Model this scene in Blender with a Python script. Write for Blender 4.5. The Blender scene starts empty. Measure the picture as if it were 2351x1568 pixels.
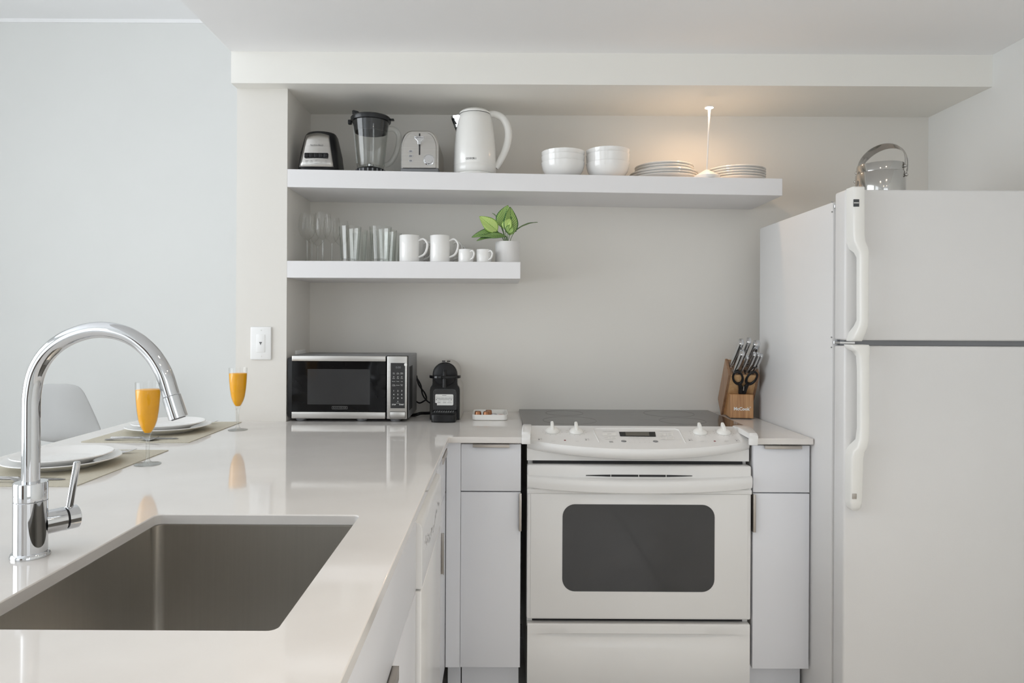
import bpy, bmesh, math, random
from mathutils import Vector, Matrix
random.seed(7)
PI = math.pi
S = bpy.context.scene
C = S.collection

# ------------------------------------------------------------------ camera
F, VX, VY, RHO = 1567.3, 1146.0, 741.0, 0.005        # focal length in px (24 mm), vanishing point, roll
EYE, CT = 1.297, 0.914                                # eye height, worktop height
cam_d = bpy.data.cameras.new('camera')
cam = bpy.data.objects.new('camera', cam_d); C.objects.link(cam)
cam_d.sensor_width = 36.0
cam_d.lens = F / 2351 * 36
cam_d.shift_x = (1175.5 - VX) / 2351
cam_d.shift_y = -(784 - VY) / 2351
cam_d.clip_start = 0.02
cam.matrix_world = Matrix.Translation((0, 0, EYE)) @ Matrix.Rotation(PI / 2, 4, 'X') @ Matrix.Rotation(RHO, 4, 'Z')
S.camera = cam

# ------------------------------------------------------------------ light
S.view_settings.view_transform = 'Standard'
S.view_settings.look = 'None'
S.view_settings.exposure = 0.16
S.view_settings.gamma = 1.0
S.view_settings.use_curve_mapping = False
try:
    S.cycles.diffuse_bounces = 8
    S.cycles.transparent_max_bounces = 32
    S.cycles.sample_clamp_indirect = 8.0
    S.cycles.caustics_reflective = False
    S.cycles.caustics_refractive = False
except Exception:
    pass
W = bpy.data.worlds.new('daylight'); S.world = W; W.use_nodes = True
W.node_tree.nodes['Background'].inputs[0].default_value = (0.86, 0.93, 1.0, 1)
W.node_tree.nodes['Background'].inputs[1].default_value = 1.2

def area(name, loc, rot, sx, sy, power, col):
    l = bpy.data.lights.new(name, 'AREA'); l.shape = 'RECTANGLE'; l.size = sx; l.size_y = sy
    l.energy = power; l.color = col
    o = bpy.data.objects.new(name, l); C.objects.link(o); o.location = loc; o.rotation_euler = rot
    return o
# daylight lamps in three unseen windows, added to supply the light
area('added_living_window_light', (-5.38, .2, 1.80), (0, -PI / 2, 0), 3.0, 4.0, 152, (0.93, 0.967, 1.0))
area('added_street_window_light', (-3.6, -2.78, 1.70), (PI / 2, 0, 0), 2.0, 2.7, 8, (0.95, 0.98, 1.0))
area('added_kitchen_window_light', (0.85, -2.78, 1.50), (PI / 2, 0, 0), 1.7, 1.5, 5, (0.98, 0.98, 0.98))

# ------------------------------------------------------------------ helpers
ROOT = {}
def px(x, y, Y):                       # photo pixel + distance from the lens plane -> X, Z
    u, v = x - VX, y - VY
    u, v = u + v * RHO, v - u * RHO
    return u / F * Y, EYE - v / F * Y
def pX(x, Y, y=741): return px(x, y, Y)[0]
def pZ(y, Y, x=1146): return px(x, y, Y)[1]
def on(x, y, z=CT):                    # photo pixel on a level surface -> X, Y
    u, v = x - VX, y - VY
    u, v = u + v * RHO, v - u * RHO
    Y = (EYE - z) * F / v
    return u / F * Y, Y

def tag(o, label, cat, group=None, kind=None):
    o['label'] = label; o['category'] = cat
    if group: o['group'] = group
    if kind: o['kind'] = kind
    return o
def thing(name, label, cat, loc=(0, 0, 0), rotz=0.0, group=None):
    o = bpy.data.objects.new(name, None); C.objects.link(o)
    o.empty_display_size = 0.05
    o.location = loc; o.rotation_euler = (0, 0, rotz)
    ROOT[o.name] = Matrix.Translation(loc) @ Matrix.Rotation(rotz, 4, 'Z')
    return tag(o, label, cat, group)
def B(): return bmesh.new()
def obj(name, bm, mat, parent=None, smooth=35, world=False, bevel=0, subsurf=0, solid=0, recalc=True):
    if recalc: bmesh.ops.recalc_face_normals(bm, faces=bm.faces[:])
    me = bpy.data.meshes.new(name); bm.to_mesh(me); bm.free()
    o = bpy.data.objects.new(name, me); C.objects.link(o)
    if isinstance(mat, (list, tuple)):
        for m in mat: me.materials.append(m)
    else: me.materials.append(mat)
    if parent is not None:
        o.parent = parent
        M = ROOT.get(parent.name)
        if M is not None:
            ROOT[o.name] = M
            if world: me.transform(M.inverted())
    if smooth:
        me.polygons.foreach_set('use_smooth', [True] * len(me.polygons))
        me.set_sharp_from_angle(angle=math.radians(smooth))
    if solid:
        md = o.modifiers.new('thickness', 'SOLIDIFY'); md.thickness = solid; md.offset = 0
    if bevel:
        md = o.modifiers.new('edges', 'BEVEL'); md.width = bevel; md.segments = 2
        md.limit_method = 'ANGLE'; md.angle_limit = math.radians(40); md.harden_normals = False
    if subsurf:
        md = o.modifiers.new('smooth', 'SUBSURF'); md.levels = md.render_levels = subsurf
    return o
def struct(name, bm, mat, parent=None, **k):
    o = obj(name, bm, mat, parent, **k); o['kind'] = 'structure'
    return o
def dup(root, loc, rotz=None, label=None):
    r = root.copy(); C.objects.link(r); r.location = loc
    if rotz is not None: r.rotation_euler = (0, 0, rotz)
    if label: r['label'] = label
    for ch in list(root.children):
        c = ch.copy(); C.objects.link(c); c.parent = r
        for g in list(ch.children):
            d = g.copy(); C.objects.link(d); d.parent = c
    return r

def box(bm, x0, x1, y0, y1, z0, z1, r=0, seg=2):
    m = Matrix.Translation(((x0 + x1) / 2, (y0 + y1) / 2, (z0 + z1) / 2)) @ Matrix.Diagonal((abs(x1 - x0), abs(y1 - y0), abs(z1 - z0), 1))
    vs = bmesh.ops.create_cube(bm, size=1, matrix=m)['verts']
    if r:
        es = list({e for v in vs for e in v.link_edges})
        bmesh.ops.bevel(bm, geom=es, offset=r, segments=seg, profile=0.5, affect='EDGES')
    return bm
def lathe(bm, prof, n=32, c=(0, 0, 0), M=None, a0=0.0, sx=1.0, sy=1.0):
    rings = []
    for r, z in prof:
        if r < 1e-6: ring = [bm.verts.new((c[0], c[1], c[2] + z))]
        else: ring = [bm.verts.new((c[0] + sx * r * math.cos(a0 + 2 * PI * i / n), c[1] + sy * r * math.sin(a0 + 2 * PI * i / n), c[2] + z)) for i in range(n)]
        rings.append(ring)
    for a, b in zip(rings, rings[1:]):
        for i in range(n):
            j = (i + 1) % n
            if len(a) == 1 and len(b) == 1: continue
            if len(a) == 1: bm.faces.new((a[0], b[i], b[j]))
            elif len(b) == 1: bm.faces.new((a[i], b[0], a[j]))
            else: bm.faces.new((a[i], b[i], b[j], a[j]))
    if M is not None:
        bmesh.ops.transform(bm, matrix=M, verts=[v for r in rings for v in r])
    return bm
def cyl(bm, p, q, r, n=20, r2=None, cap=True):
    return tube(bm, [p, q], [r, r if r2 is None else r2], n, cap)
def tube(bm, pts, rad, n=12, cap=True, sx=1.0, up=None):
    P = [Vector(p) for p in pts]
    if not isinstance(rad, (list, tuple)): rad = [rad] * len(P)
    T = []
    for i in range(len(P)):
        a = P[max(i - 1, 0)]; b = P[min(i + 1, len(P) - 1)]
        T.append((b - a).normalized())
    ref = Vector(up) if up else (Vector((0, 0, 1)) if abs(T[0].z) < 0.9 else Vector((0, 1, 0)))
    nrm = (ref - T[0] * ref.dot(T[0])).normalized()
    rings = []
    for i, p in enumerate(P):
        nrm = (nrm - T[i] * nrm.dot(T[i])).normalized()
        bi = T[i].cross(nrm)
        rings.append([bm.verts.new(p + nrm * (rad[i] * math.cos(2 * PI * k / n)) + bi * (sx * rad[i] * math.sin(2 * PI * k / n))) for k in range(n)])
    for a, b in zip(rings, rings[1:]):
        for k in range(n):
            j = (k + 1) % n
            bm.faces.new((a[k], a[j], b[j], b[k]))
    if cap:
        bm.faces.new(rings[0]); bm.faces.new(rings[-1])
    return bm
def prism(bm, pts, axis, a, b):
    def P(p, h):
        return (p[0], p[1], h) if axis == 'z' else (p[0], h, p[1]) if axis == 'y' else (h, p[0], p[1])
    va = [bm.verts.new(P(p, a)) for p in pts]; vb = [bm.verts.new(P(p, b)) for p in pts]
    bm.faces.new(va); bm.faces.new(vb)
    n = len(pts)
    for i in range(n):
        j = (i + 1) % n
        bm.faces.new((va[i], va[j], vb[j], vb[i]))
    return bm
def rrect(x0, x1, y0, y1, r, seg=6):
    out = []
    for cx, cy, a in ((x1 - r, y1 - r, 0), (x0 + r, y1 - r, 90), (x0 + r, y0 + r, 180), (x1 - r, y0 + r, 270)):
        for k in range(seg + 1):
            t = math.radians(a + 90 * k / seg)
            out.append((cx + r * math.cos(t), cy + r * math.sin(t)))
    return out
def grid(bm, rows, closed=False):
    V = [[bm.verts.new(p) for p in row] for row in rows]
    for a, b in zip(V, V[1:]):
        m = len(a)
        for i in range(m if closed else m - 1):
            j = (i + 1) % m
            bm.faces.new((a[i], a[j], b[j], b[i]))
    return V
def slab(bm, outer, holes, z0, z1):    # flat plate with holes
    def loop(pts):
        vs = [bm.verts.new((x, y, z1)) for x, y in pts]
        return [bm.edges.new((vs[i], vs[(i + 1) % len(vs)])) for i in range(len(vs))]
    es = loop(outer)
    for h in holes: es += loop(h)
    r = bmesh.ops.triangle_fill(bm, use_beauty=True, use_dissolve=False, edges=es)
    fs = [g for g in r['geom'] if isinstance(g, bmesh.types.BMFace)]
    e = bmesh.ops.extrude_face_region(bm, geom=fs)
    bmesh.ops.translate(bm, vec=(0, 0, z0 - z1), verts=[g for g in e['geom'] if isinstance(g, bmesh.types.BMVert)])
    return bm
def spline(pts, n=8):                  # Catmull-Rom through points
    P = [Vector(p) for p in pts]; P = [P[0] * 2 - P[1]] + P + [P[-1] * 2 - P[-2]]
    out = []
    for i in range(1, len(P) - 2):
        a, b, c, d = P[i - 1:i + 3]
        for k in range(n):
            t = k / n
            out.append(0.5 * ((2 * b) + (c - a) * t + (2 * a - 5 * b + 4 * c - d) * t * t + (3 * b - a - 3 * c + d) * t ** 3))
    out.append(P[-2])
    return out
def add_text(bm, s, size, M, align='CENTER', bold=0.0):   # flat lettering: local x right, y up, z towards the reader
    cu = bpy.data.curves.new('t', 'FONT'); cu.body = s; cu.size = size; cu.align_x = align; cu.align_y = 'CENTER'
    cu.resolution_u = 2; cu.offset = bold
    o = bpy.data.objects.new('t', cu); C.objects.link(o)
    dg = bpy.context.evaluated_depsgraph_get()
    me = bpy.data.meshes.new_from_object(o.evaluated_get(dg))
    me.transform(M); bm.from_mesh(me)
    bpy.data.objects.remove(o); bpy.data.curves.remove(cu); bpy.data.meshes.remove(me)
    return bm
FRONT = Matrix.Rotation(PI / 2, 4, 'X')                   # lettering on a face that looks at -Y
def at(x, y, z): return Matrix.Translation((x, y, z))

# ------------------------------------------------------------------ materials
def mat(name, col, rough=0.5, metal=0.0, spec=0.5, coat=0.0, vary=0.0, scale=8.0, bump=0.0, bscale=60.0, stretch=None, aniso=0.0, col2=None, emit=None, estr=0.0, rvary=0.0):
    m = bpy.data.materials.new(name); m.use_nodes = True
    nt = m.node_tree; b = nt.nodes['Principled BSDF']
    b.inputs['Base Color'].default_value = (*col, 1)
    b.inputs['Roughness'].default_value = rough; b.inputs['Metallic'].default_value = metal
    b.inputs['Specular IOR Level'].default_value = spec
    b.inputs['Coat Weight'].default_value = coat; b.inputs['Coat Roughness'].default_value = 0.04
    if aniso: b.inputs['Anisotropic'].default_value = aniso
    if emit:
        b.inputs['Emission Color'].default_value = (*emit, 1); b.inputs['Emission Strength'].default_value = estr
    if vary or bump or col2 or rvary:
        tc = nt.nodes.new('ShaderNodeTexCoord'); mp = nt.nodes.new('ShaderNodeMapping')
        nt.links.new(tc.outputs['Object'], mp.inputs[0])
        if stretch: mp.inputs['Scale'].default_value = stretch
    if vary or col2 or rvary:
        n = nt.nodes.new('ShaderNodeTexNoise'); n.inputs['Scale'].default_value = scale; n.inputs['Detail'].default_value = 5
        nt.links.new(mp.outputs[0], n.inputs['Vector'])
        if vary or col2:
            r = nt.nodes.new('ShaderNodeValToRGB')
            c2 = col2 if col2 else tuple(c * (1 - vary) for c in col)
            r.color_ramp.elements[0].color = (*c2, 1); r.color_ramp.elements[1].color = (*col, 1)
            r.color_ramp.elements[0].position = 0.36; r.color_ramp.elements[1].position = 0.64
            nt.links.new(n.outputs['Fac'], r.inputs[0]); nt.links.new(r.outputs[0], b.inputs['Base Color'])
        if rvary:
            mr = nt.nodes.new('ShaderNodeMapRange'); mr.inputs['To Min'].default_value = rough - rvary; mr.inputs['To Max'].default_value = rough + rvary
            nt.links.new(n.outputs['Fac'], mr.inputs[0]); nt.links.new(mr.outputs[0], b.inputs['Roughness'])
    if bump:
        n2 = nt.nodes.new('ShaderNodeTexNoise'); n2.inputs['Scale'].default_value = bscale; n2.inputs['Detail'].default_value = 3
        nt.links.new(mp.outputs[0], n2.inputs['Vector'])
        bp = nt.nodes.new('ShaderNodeBump'); bp.inputs['Strength'].default_value = bump; bp.inputs['Distance'].default_value = 0.01
        nt.links.new(n2.outputs['Fac'], bp.inputs['Height']); nt.links.new(bp.outputs[0], b.inputs['Normal'])
    return m
def glass(name, tint=(0.985, 0.99, 0.985), edge=(0.84, 0.86, 0.84), gain=0.75, base=0.045):
    """thin clear glass: Schlick reflection over a lightly tinted transparency"""
    m = bpy.data.materials.new(name); m.use_nodes = True
    nt = m.node_tree; nt.nodes.clear()
    out = nt.nodes.new('ShaderNodeOutputMaterial'); mix = nt.nodes.new('ShaderNodeMixShader')
    tr = nt.nodes.new('ShaderNodeBsdfTransparent'); gl = nt.nodes.new('ShaderNodeBsdfGlossy'); gl.inputs['Roughness'].default_value = 0.01
    lw = nt.nodes.new('ShaderNodeLayerWeight'); lw.inputs['Blend'].default_value = 0.5
    def mth(op, a_, b_):
        n = nt.nodes.new('ShaderNodeMath'); n.operation = op; n.use_clamp = True
        nt.links.new(a_, n.inputs[0]); n.inputs[1].default_value = b_
        return n.outputs[0]
    f5 = mth('POWER', lw.outputs['Facing'], 5.0); f3 = mth('POWER', lw.outputs['Facing'], 3.0)
    mc = nt.nodes.new('ShaderNodeMix'); mc.data_type = 'RGBA'
    mc.inputs['A'].default_value = (*tint, 1); mc.inputs['B'].default_value = (*edge, 1)
    nt.links.new(f3, mc.inputs['Factor']); nt.links.new(mc.outputs['Result'], tr.inputs[0])
    nt.links.new(mth('ADD', mth('MULTIPLY', f5, gain), base), mix.inputs[0])
    nt.links.new(tr.outputs[0], mix.inputs[1]); nt.links.new(gl.outputs[0], mix.inputs[2]); nt.links.new(mix.outputs[0], out.inputs[0])
    return m
def wood(name, a, b, axis=2, scale=1.0):
    m = bpy.data.materials.new(name); m.use_nodes = True
    nt = m.node_tree; bs = nt.nodes['Principled BSDF']
    tc = nt.nodes.new('ShaderNodeTexCoord'); mp = nt.nodes.new('ShaderNodeMapping')
    st = [90 * scale, 90 * scale, 90 * scale]; st[axis] = 5 * scale
    mp.inputs['Scale'].default_value = st
    n = nt.nodes.new('ShaderNodeTexNoise'); n.inputs['Scale'].default_value = 1.0; n.inputs['Detail'].default_value = 6; n.inputs['Distortion'].default_value = 0.6
    r = nt.nodes.new('ShaderNodeValToRGB'); r.color_ramp.elements[0].color = (*a, 1); r.color_ramp.elements[1].color = (*b, 1)
    r.color_ramp.elements[0].position = 0.3; r.color_ramp.elements[1].position = 0.7
    nt.links.new(tc.outputs['Object'], mp.inputs[0]); nt.links.new(mp.outputs[0], n.inputs['Vector']); nt.links.new(n.outputs['Fac'], r.inputs[0]); nt.links.new(r.outputs[0], bs.inputs['Base Color'])
    bs.inputs['Roughness'].default_value = 0.42
    return m
M_wall = mat('wall_paint', (0.74, 0.72, 0.68), 0.75, spec=0.25, vary=0.02, scale=1.5, bump=0.015, bscale=180)
M_soff = mat('soffit_paint', (0.85, 0.84, 0.80), 0.8, spec=0.2, vary=0.02, scale=1.5, bump=0.015, bscale=180)
M_lwall = mat('living_wall_paint', (0.745, 0.75, 0.735), 0.75, spec=0.25, vary=0.02, scale=1.2, bump=0.015, bscale=180)
M_ceil = mat('ceiling_paint', (0.89, 0.89, 0.895), 0.85, spec=0.2, vary=0.02, scale=1.2, bump=0.02, bscale=150)
M_tile = mat('floor_tile', (0.74, 0.73, 0.715), 0.22, spec=0.5, vary=0.18, scale=5, rvary=0.06)
M_grout = mat('grout', (0.09, 0.085, 0.08), 0.9)
M_quartz = mat('white_quartz', (0.745, 0.717, 0.688), 0.065, spec=0.55, col2=(0.705, 0.675, 0.645), scale=5.0)
M_lam = mat('white_laminate', (0.755, 0.765, 0.80), 0.32, spec=0.45, vary=0.015, scale=3)
M_carc = mat('cabinet_carcass', (0.62, 0.61, 0.59), 0.5, vary=0.04)
M_shelf = mat('shelf_white', (0.78, 0.775, 0.785), 0.4, spec=0.4, vary=0.012, scale=4)
M_enam = mat('white_enamel', (0.80, 0.795, 0.785), 0.18, spec=0.5, vary=0.025, scale=3)
M_fridge = mat('fridge_enamel', (0.70, 0.695, 0.69), 0.33, spec=0.45, vary=0.02, scale=2.5, bump=0.03, bscale=260)
M_fplast = mat('handle_plastic', (0.80, 0.795, 0.765), 0.32, spec=0.45, vary=0.02)
M_dark = mat('dark_gap', (0.02, 0.02, 0.022), 0.7, vary=0.1)
M_blk = mat('black_plastic', (0.012, 0.012, 0.013), 0.36, spec=0.28, vary=0.1, scale=30)
M_blkg = mat('black_gloss', (0.009, 0.009, 0.010), 0.10, spec=0.35, vary=0.1)
M_gray = mat('gray_plastic', (0.22, 0.225, 0.235), 0.4, vary=0.06)
M_steel = mat('brushed_steel', (0.56, 0.545, 0.52), 0.30, metal=1.0, vary=0.08, scale=3, stretch=(1, 1, 60), rvary=0.05, aniso=0.4)
M_sink = mat('sink_steel', (0.57, 0.55, 0.515), 0.40, metal=1.0, vary=0.035, scale=2.5, stretch=(70, 70, 1.2), rvary=0.04)
M_bucket = mat('bucket_steel', (0.50, 0.49, 0.47), 0.09, metal=1.0, vary=0.05, scale=6, rvary=0.03)
M_cut = mat('cutlery_steel', (0.40, 0.39, 0.38), 0.16, metal=1.0, vary=0.05)
M_badge = mat('badge_dark', (0.05, 0.055, 0.06), 0.3, vary=0.05)
M_chrome = mat('chrome', (0.66, 0.67, 0.685), 0.035, metal=1.0, vary=0.01)
M_satin = mat('satin_nickel', (0.50, 0.46, 0.42), 0.36, metal=1.0, vary=0.05)
M_china = mat('white_china', (0.82, 0.815, 0.80), 0.10, spec=0.5, coat=0.3, vary=0.01)
M_kettle = mat('white_gloss_plastic', (0.83, 0.825, 0.80), 0.16, spec=0.5, coat=0.2, vary=0.01)
M_pot = mat('matte_pot', (0.74, 0.73, 0.72), 0.55, vary=0.03)
M_print = mat('print_gray', (0.10, 0.10, 0.105), 0.6, vary=0.05)
M_printl = mat('print_light_gray', (0.42, 0.42, 0.42), 0.6, vary=0.05)
M_printw = mat('print_white', (0.80, 0.80, 0.78), 0.6, vary=0.02)
M_cooktop = mat('ceramic_cooktop', (0.055, 0.052, 0.048), 0.13, spec=0.55, vary=0.2, scale=14, rvary=0.05)
M_ovglass = mat('oven_glass', (0.035, 0.036, 0.038), 0.06, spec=0.6, vary=0.15, scale=2)
M_red = mat('indicator_red', (0.22, 0.012, 0.02), 0.3, vary=0.1)
M_lcd = mat('display_amber', (0.06, 0.05, 0.03), 0.2, vary=0.15, scale=40)
M_glass = glass('clear_glass')
M_wglass = glass('wine_glass', (0.992, 0.993, 0.99), (0.88, 0.88, 0.86), base=0.04)
M_stemg = glass('glass_stem', (0.97, 0.975, 0.97), (0.52, 0.53, 0.51), base=0.09)
M_smoke = mat('smoky_lid', (0.018, 0.019, 0.021), 0.25, spec=0.35, vary=0.1)
M_juice = mat('orange_juice', (0.90, 0.41, 0.0), 0.35, spec=0.4, vary=0.06, scale=30)
M_mat = mat('placemat_weave', (0.58, 0.54, 0.44), 0.8, vary=0.16, scale=180, stretch=(1, 6, 1), bump=0.1, bscale=300)
M_stool = mat('stool_shell', (0.50, 0.50, 0.495), 0.45, vary=0.02)
M_copper = mat('capsule_copper', (0.40, 0.19, 0.10), 0.30, metal=0.85, vary=0.12, scale=60)
M_foil = mat('silver_foil', (0.72, 0.71, 0.73), 0.25, metal=0.9, vary=0.1, bump=0.3, bscale=120)
M_pink = mat('wrapper_pink', (0.72, 0.52, 0.47), 0.4, vary=0.35, scale=90)
M_silverb = mat('machine_silver', (0.50, 0.475, 0.44), 0.4, spec=0.4, vary=0.05)
M_wood = wood('acacia', (0.30, 0.135, 0.052), (0.52, 0.29, 0.13))
M_woodd = wood('acacia_dark', (0.21, 0.115, 0.062), (0.36, 0.215, 0.125))
M_woodl = wood('acacia_pale', (0.56, 0.33, 0.15), (0.68, 0.45, 0.24))
M_soil = mat('potting_soil', (0.05, 0.035, 0.02), 0.95, vary=0.4, scale=90, bump=0.6, bscale=90)
M_lamp = mat('lamp_white', (0.80, 0.78, 0.75), 0.4, vary=0.02)
M_plate = mat('wallplate_plastic', (0.84, 0.845, 0.84), 0.3, vary=0.01)
M_seal = mat('door_gasket', (0.34, 0.345, 0.36), 0.6, vary=0.05)
M_led = mat('lamp_led', (1, 0.8, 0.6), 0.5, emit=(1.0, 0.72, 0.46), estr=60.0)
M_dlight = mat('added_downlight_lens', (1, 0.9, 0.75), 0.5, emit=(1.0, 0.80, 0.58), estr=45.0)
# ================================================================== the room
YW, YP, YC, YS = 2.94, 2.62, 2.287, 2.56     # back wall, pillar/shelf front, worktop front, soffit front
XL, XPR, XR = -1.01, -0.816, 1.845           # pillar left, pillar right, right wall
ZS, ZK, ZL, YF = 2.191, 2.310, 3.680, 5.4    # soffit, kitchen ceiling, living ceiling, living back wall
YB, XW = -2.6, -5.2                          # wall behind the camera, window wall

fl = B(); box(fl, XW - .2, XR + .2, YB - .2, YF + .2, -.12, -.012)
floor = struct('floor', fl, M_grout)
tile_me = None
ts, gap = 0.60, 0.005
for i in range(12):
    for j in range(14):
        x0 = XW + .02 + i * ts; y0 = YB + .02 + j * ts
        x1 = min(x0 + ts - gap, XR - .002); y1 = min(y0 + ts - gap, YF - .002)
        if x1 - x0 < .05 or y1 - y0 < .05: continue
        if XL - .01 < (x0 + x1) / 2 and y1 > YW: y1 = YW - .002
        if y1 - y0 < .05: continue
        b = B(); box(b, x0, x1, y0, y1, -.012, 0)
        obj('tile', b, M_tile, floor, bevel=.0015)

# back wall of the niche, pillar, soffit, ceilings
b = B(); box(b, XPR, XR + .15, YW, YW + .15, 0, ZK + .1); struct('wall_back', b, M_wall)
b = B(); box(b, XL, XPR, YP, YF, 0, ZS); struct('wall_pillar', b, M_wall)
b = B(); box(b, XL, XR, YS, YW, ZS, ZK); box(b, XL, XPR, YW, YF, ZS, ZK); struct('trim_1', b, M_soff)['label'] = 'painted soffit beam above the shelves'
b = B(); box(b, XL, XR + .15, YB - .15, YF + .05, ZK, ZL + .1); struct('ceiling', b, M_ceil)
b = B(); box(b, XW - .15, XL, YB - .15, YF + .1, ZL, ZL + .1); struct('ceiling_living', b, M_ceil)
b = B(); box(b, XW, XL, YF - .012, YF, ZL - .028, ZL); struct('trim_2', b, M_ceil)
b = B(); box(b, XW - .15, XL, YF, YF + .1, 0, ZL); struct('wall_living', b, M_lwall)
b = B(); box(b, XR, XR + .15, YB - .15, YW, 0, ZK); struct('wall_right', b, M_lwall)
b = B(); box(b, XW, XL - .002, YF - .012, YF, 0, .12, .003); struct('baseboard_living', b, M_ceil)

def wall_open(name, axis, p0, p1, lo, hi, top, holes, m):
    """a wall with rectangular window openings; axis 'x' wall lies in a plane of constant x"""
    b = B(); cuts = sorted(holes); c = lo
    def bx(a0, a1, z0, z1):
        if axis == 'x': box(b, p0, p1, a0, a1, z0, z1)
        else: box(b, a0, a1, p0, p1, z0, z1)
    for a0, a1, z0, z1 in cuts:
        bx(c, a0, 0, top); bx(a0, a1, 0, z0); bx(a0, a1, z1, top); c = a1
    bx(c, hi, 0, top)
    return struct(name, b, m)
HL = [(-1.8, 2.2, .30, 3.30)]
HB = [(-4.6, -2.6, .35, 3.05), (0, 1.7, .75, 2.25)]
wall_open('wall_left', 'x', XW - .15, XW, YB - .15, YF + .1, ZL, HL, M_lwall)
wall_open('wall_front', 'y', YB - .15, YB, XW - .15, XR + .15, ZL, HB, M_lwall)
def window(n, axis, p, a0, a1, z0, z1, k):
    b = B(); w = .05
    def bar(s0, s1, t0, t1):
        if axis == 'x': box(b, p - .03, p + .03, s0, s1, t0, t1, .004)
        else: box(b, s0, s1, p - .03, p + .03, t0, t1, .004)
    bar(a0, a1, z0, z0 + w); bar(a0, a1, z1 - w, z1)
    for i in range(k + 1):
        c = a0 + (a1 - a0 - w) * i / k
        bar(c, c + w, z0 + w, z1 - w)
    o = struct('window_%d' % n, b, M_plate)  # frame of an unseen window, added for light and reflections
window(1, 'x', XW - .07, -1.8, 2.2, .30, 3.30, 4)
window(2, 'y', YB - .07, -4.6, -2.6, .35, 3.05, 2)
window(3, 'y', YB - .07, 0, 1.7, .75, 2.25, 2)

M_door = wood('added_dark_door_wood', (.05, .030, .02), (.10, .062, .04))  # unseen door and casing, added to give the chrome dark reflections
b = B(); box(b, -2.30, -1.40, YB + .0005, YB + .04, .005, 2.05, .003); d = struct('added_dark_door', b, M_door)
b = B(); cyl(b, (-1.48, YB + .04, 1.0), (-1.48, YB + .09, 1.0), .012); box(b, -1.60, -1.47, YB + .075, YB + .095, .99, 1.01, .004); obj('door_handle', b, M_satin, d)
b = B()
for (x0, x1, z0, z1) in ((-2.39, -2.302, 0, 2.14), (-1.398, -1.31, 0, 2.14), (-2.302, -1.398, 2.052, 2.14)): box(b, x0, x1, YB, YB + .018, z0, z1, .003)
struct('added_door_trim', b, M_plate)
# unseen ceiling downlights, added for warm light and glints in chrome and china
t0 = None
for i, (x, y) in enumerate(((.45, .75), (1.25, .75), (.45, -1.0), (1.25, -1.0))):
    t = thing('added_downlight', 'unseen recessed round warm downlight in the kitchen ceiling ' + ('in front of the range', 'in front of the refrigerator', 'near the kitchen window', 'beside the right wall')[i], 'ceiling light', (x, y, ZK), 0, 'added downlights in the kitchen ceiling')
    b = B(); lathe(b, [(.062, 0), (.062, -.004), (.05, -.006), (.046, -.003), (.046, 0)], 32); obj('trim_ring', b, M_plate, t)
    b = B(); lathe(b, [(0, -.002), (.046, -.002)], 32); obj('lens', b, M_dlight, t)
    dl = bpy.data.lights.new('added_downlight_beam', 'AREA'); dl.shape = 'DISK'; dl.size = .085; dl.energy = 2.3; dl.color = (1.0, .86, .70); dl.spread = 1.7
    do = bpy.data.objects.new('added_downlight_beam', dl); C.objects.link(do); do.parent = t; do.location = (0, 0, -.008)

# phone jack plate on the pillar
X, Z = px(600, 788, YP)
t = thing('wall_plate', 'white phone jack wall plate on the pillar above the worktop', 'wall plate', (X, YP, Z))
b = B(); box(b, -.040, .040, -.007, 0, -.063, .063, .004, 3); obj('plate', b, M_plate, t)
b = B(); box(b, -.0165, .0165, -.0085, -.006, -.034, .034, .0008); obj('insert', b, M_plate, t)
b = B(); prism(b, [(-.005, .005), (.005, .005), (.005, .001), (.0025, .001), (.0025, -.002), (.0012, -.002), (.0012, -.006), (-.0012, -.006), (-.0012, -.002), (-.0025, -.002), (-.0025, .001), (-.005, .001)], 'y', -.0088, -.0084); obj('jack_socket', b, M_print, t)
for z in (.050, -.050):
    b = B(); cyl(b, (0, -.0085, z), (0, -.006, z), .0028, 12); obj('screw', b, M_plate, t)

# outlet plate on the niche side of the pillar, half hidden by the microwave
t = thing('outlet_plate', 'white outlet plate on the pillar side peeking above the microwave', 'wall plate', (XPR, 2.795, 1.12))
b = B(); box(b, 0, .007, -.068, .068, -.060, .0615, .003); obj('plate', b, M_plate, t)
for dy in (-.024, .024):
    b = B(); box(b, .005, .009, dy - .017, dy + .017, -.034, .034, .001); obj('socket', b, M_plate, t)

# ================================================================== floating shelves
def shelf_z(x): return 1.883 - .0142 * (x - XPR)
b = B(); prism(b, [(XPR, 1.883 - .069), (1.085, shelf_z(1.085) - .066), (1.085, shelf_z(1.085)), (XPR, 1.883)], 'y', YP, YW)
tag(obj('floating_shelf', b, M_shelf, bevel=.0015), 'long white floating shelf carrying appliances, bowls and plates', 'shelf')
Z2 = 1.531
b = B(); box(b, XPR, .081, YP, YW, Z2 - .065, Z2)
tag(obj('floating_shelf', b, M_shelf, bevel=.0015), 'short white floating shelf carrying glasses, mugs and a plant', 'shelf')

# ================================================================== worktops
XE, XO = -.167, -1.40                        # peninsula edges
SX0, SX1, SY0, SY1 = -.676, -.2745, .8476, 1.354
b = B()
outer = [(XO, .30), (XE, .30), (XE, YC), (.093, YC), (.093, YW), (XPR, YW), (XPR, YP), (XO, YP)]
hole = rrect(SX0, SX1, SY0, SY1, .013, 6)
slab(b, outer, [hole], CT - .021, CT)
tag(obj('worktop', b, M_quartz, bevel=.002), 'white quartz L-shaped peninsula worktop with the sink cutout', 'worktop')
b = B(); box(b, .862, 1.056, YC, YW, CT - .021, CT)
tag(obj('worktop', b, M_quartz, bevel=.003), 'short white quartz worktop piece beside the refrigerator', 'worktop')

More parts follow.
